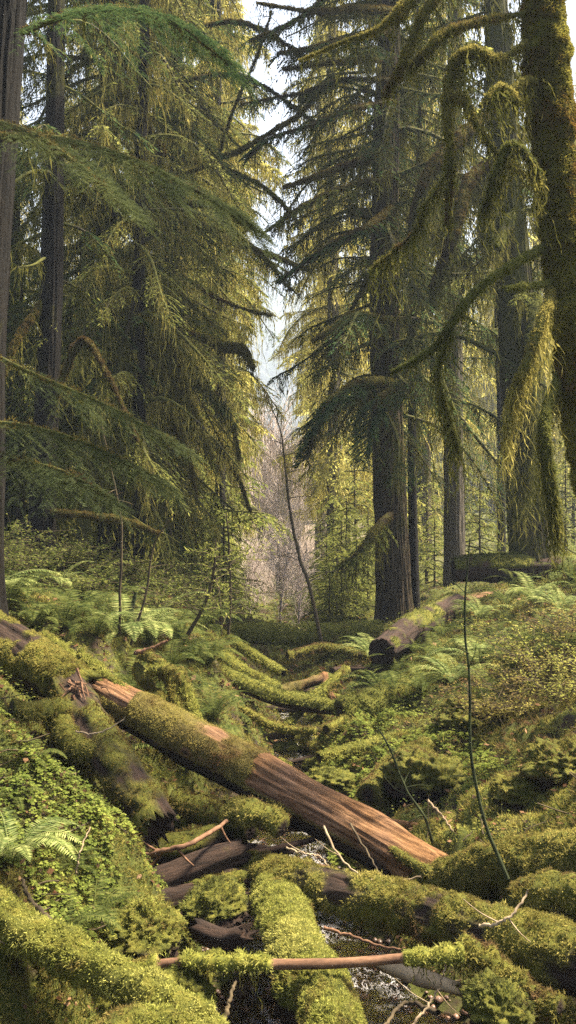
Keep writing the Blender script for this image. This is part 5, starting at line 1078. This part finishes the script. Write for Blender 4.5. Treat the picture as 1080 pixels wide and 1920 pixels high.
# longer bristly moss and sprigs
x, y, z = scatter(90000, 3.2, 16, rs, 1.0); pt = np.stack([x, y, z], -1); k = fbm(pt * 2.2 + 13, 3) > .47; pt = pt[k]; x, y = x[k], y[k]
nn = nrm(gn(x, y) + np.array([0, 0, .4])); L_ = .035 * np.clip(y / 6, .8, 2.2); g = Geo(); tufts(g, pt, nn, L_, L_ * .16, rs, 4, .75, -.1)
tag(g.obj('bristle_moss', M['moss_fuzz'], smooth=False), 'long bristly moss sprigs on the banks', kind='stuff')
# dead wood jammed in the hollow
for k in range(26):
    px_ = 235 + 330 * rs.rand(); py_ = 1470 + 250 * rs.rand(); Yk = 6.9 - (py_ - 1470) / 250 * 1.6; c = P(px_, py_, Yk); c[2] = max(c[2] - .03, .05); a_ = rs.randn() * .6 + .3; l_ = .14 + .3 * rs.rand(); d_ = np.array([math.cos(a_), .4 * math.sin(a_), -.35 + .5 * rs.rand()]) * l_
    ms_ = rs.rand() < .45
    log('driftwood', [c - d_, c + rs.randn(3) * .02, c + d_], [.012 + .02 * rs.rand(), .015 + .025 * rs.rand(), .008 + .014 * rs.rand()], ('mossy' if ms_ else 'bare brown') + ' dead branch jammed in the dark hollow below the diagonal trunk', cat='branch', mat='log_dark' if ms_ or rs.rand() < .75 else 'stick', moss='moss_fuzz', mossy=ms_, sides=12, dens=9000, tuft=.012, cover_lo=.25, lump=.015, group=('mossy' if ms_ else 'bare') + ' branches in the hollow', seed=k, hang=.2 if ms_ else 0, taper_end=(.03, .04))
for k in range(16):
    px_ = 480 + 240 * rs.rand(); py_ = 1240 + 170 * rs.rand(); Yk = 13.5 - (py_ - 1240) / 170 * 3.8; c = P(px_, py_, Yk); c[2] = gz(c[0], c[1]) + .04; a_ = rs.rand() * 3.1; l_ = .2 + .4 * rs.rand(); d_ = np.array([math.cos(a_), math.sin(a_), .25 * rs.randn()]) * l_; ms_ = rs.rand() < .6
    log('driftwood', [c - d_, c + rs.randn(3) * .03, c + d_], [.02 + .02 * rs.rand(), .025 + .025 * rs.rand(), .015], ('mossy' if ms_ else 'bare dark') + ' dead branch lying across the creek in the middle distance', cat='branch', mat='log_dark', moss='moss_fuzz', mossy=ms_, sides=10, dens=5000, tuft=.018, cover_lo=.25, lump=.02, group=('mossy' if ms_ else 'bare') + ' branches over the creek', seed=k)
for k in range(14):
    px_ = 505 + 120 * rs.rand(); Yk = 8.2 + 4.5 * rs.rand(); c = P(px_, 0, Yk); c[0] += .0; c[2] = max(gz(c[0], c[1]), .03); s_ = .06 + .09 * rs.rand()
    boulder(c, (s_ * 1.2, s_, s_ * .7), 'small mossy stone along the creek edge in the middle distance', moss='moss_green', seed=200 + k, dens=9000, name='mossy_stone'); 
for o in list(COL.objects):
    if o.name.startswith('mossy_stone'): o['group'] = 'mossy stones along the creek'

for k, (a_, b_, c_, r_, l_) in enumerate([((205, 1440, 6.5), (260, 1490, 6.3), (300, 1560, 6.1), .03, 'thin mossy pole leaning behind the broken hanging trunk'),
    ((355, 1470, 6.6), (350, 1520, 6.5), (345, 1590, 6.4), .02, 'upright mossy prop under the diagonal trunk, left one'), ((650, 1255, 11), (600, 1300, 10.6), (540, 1360, 10.2), .035, 'mossy pole slanting from the right bank down to the creek'),
    ((455, 1330, 9.8), (520, 1365, 9.4), (590, 1372, 9.2), .03, 'thin mossy log bridging the creek in the middle distance'), ((600, 1420, 8.4), (680, 1400, 8.6), (760, 1378, 8.9), .035, 'low mossy log on the right bank just beyond the diagonal trunk'),
    ((700, 1560, 6.2), (760, 1610, 5.9), (830, 1650, 5.7), .02, 'dark thin log lying behind the end of the diagonal trunk'), ((210, 1800, 4.35), (150, 1785, 4.35), (80, 1780, 4.3), .014, 'thin mossy branch crossing over the slanting log at bottom left'),
    ((540, 1230, 13), (610, 1215, 13.2), (690, 1232, 13), .05, 'mossy log lying across the gully above the orange stub'), ((400, 1180, 13.6), (470, 1225, 13), (530, 1262, 12.4), .05, 'mossy pole running down the left bank near the far end of the creek')]):
    log('mossy_pole', [P(*a_), P(*b_), P(*c_)], [r_, r_ * 1.1, r_ * .8], l_, cat='log', moss='moss_fuzz' if k % 2 else 'moss_bright', sides=16, dens=9000 if a_[2] < 8 else 5000, tuft=.013 if a_[2] < 8 else .02, cover_lo=.25, lump=.02, hang=.15, seed=70 + k, taper_end=(.03, .05))

# ------------------------------------------------------------------ haze over the whole valley
def haze_box():
    g = Geo(); x0, x1, y0, y1, z0, z1 = -930, 930, -40, 1010, -2, 300
    v = [(x, y, z) for z in (z0, z1) for y in (y0, y1) for x in (x0, x1)]
    g.add(v, [(0, 2, 3, 1), (4, 5, 7, 6), (0, 1, 5, 4), (2, 6, 7, 3), (0, 4, 6, 2), (1, 3, 7, 5)])
    m, t = new_mat('haze'); vp = t.nodes.new('ShaderNodeVolumePrincipled'); vp.inputs['Color'].default_value = (.70, .82, 1, 1); vp.inputs['Density'].default_value = HAZE; vp.inputs['Anisotropy'].default_value = .2
    o = t.nodes.new('ShaderNodeOutputMaterial'); t.links.new(vp.outputs[0], o.inputs['Volume'])
    tag(g.obj('haze', m, smooth=False), 'thin pale air haze filling the valley', kind='stuff')
HAZE = .0010
haze_box()
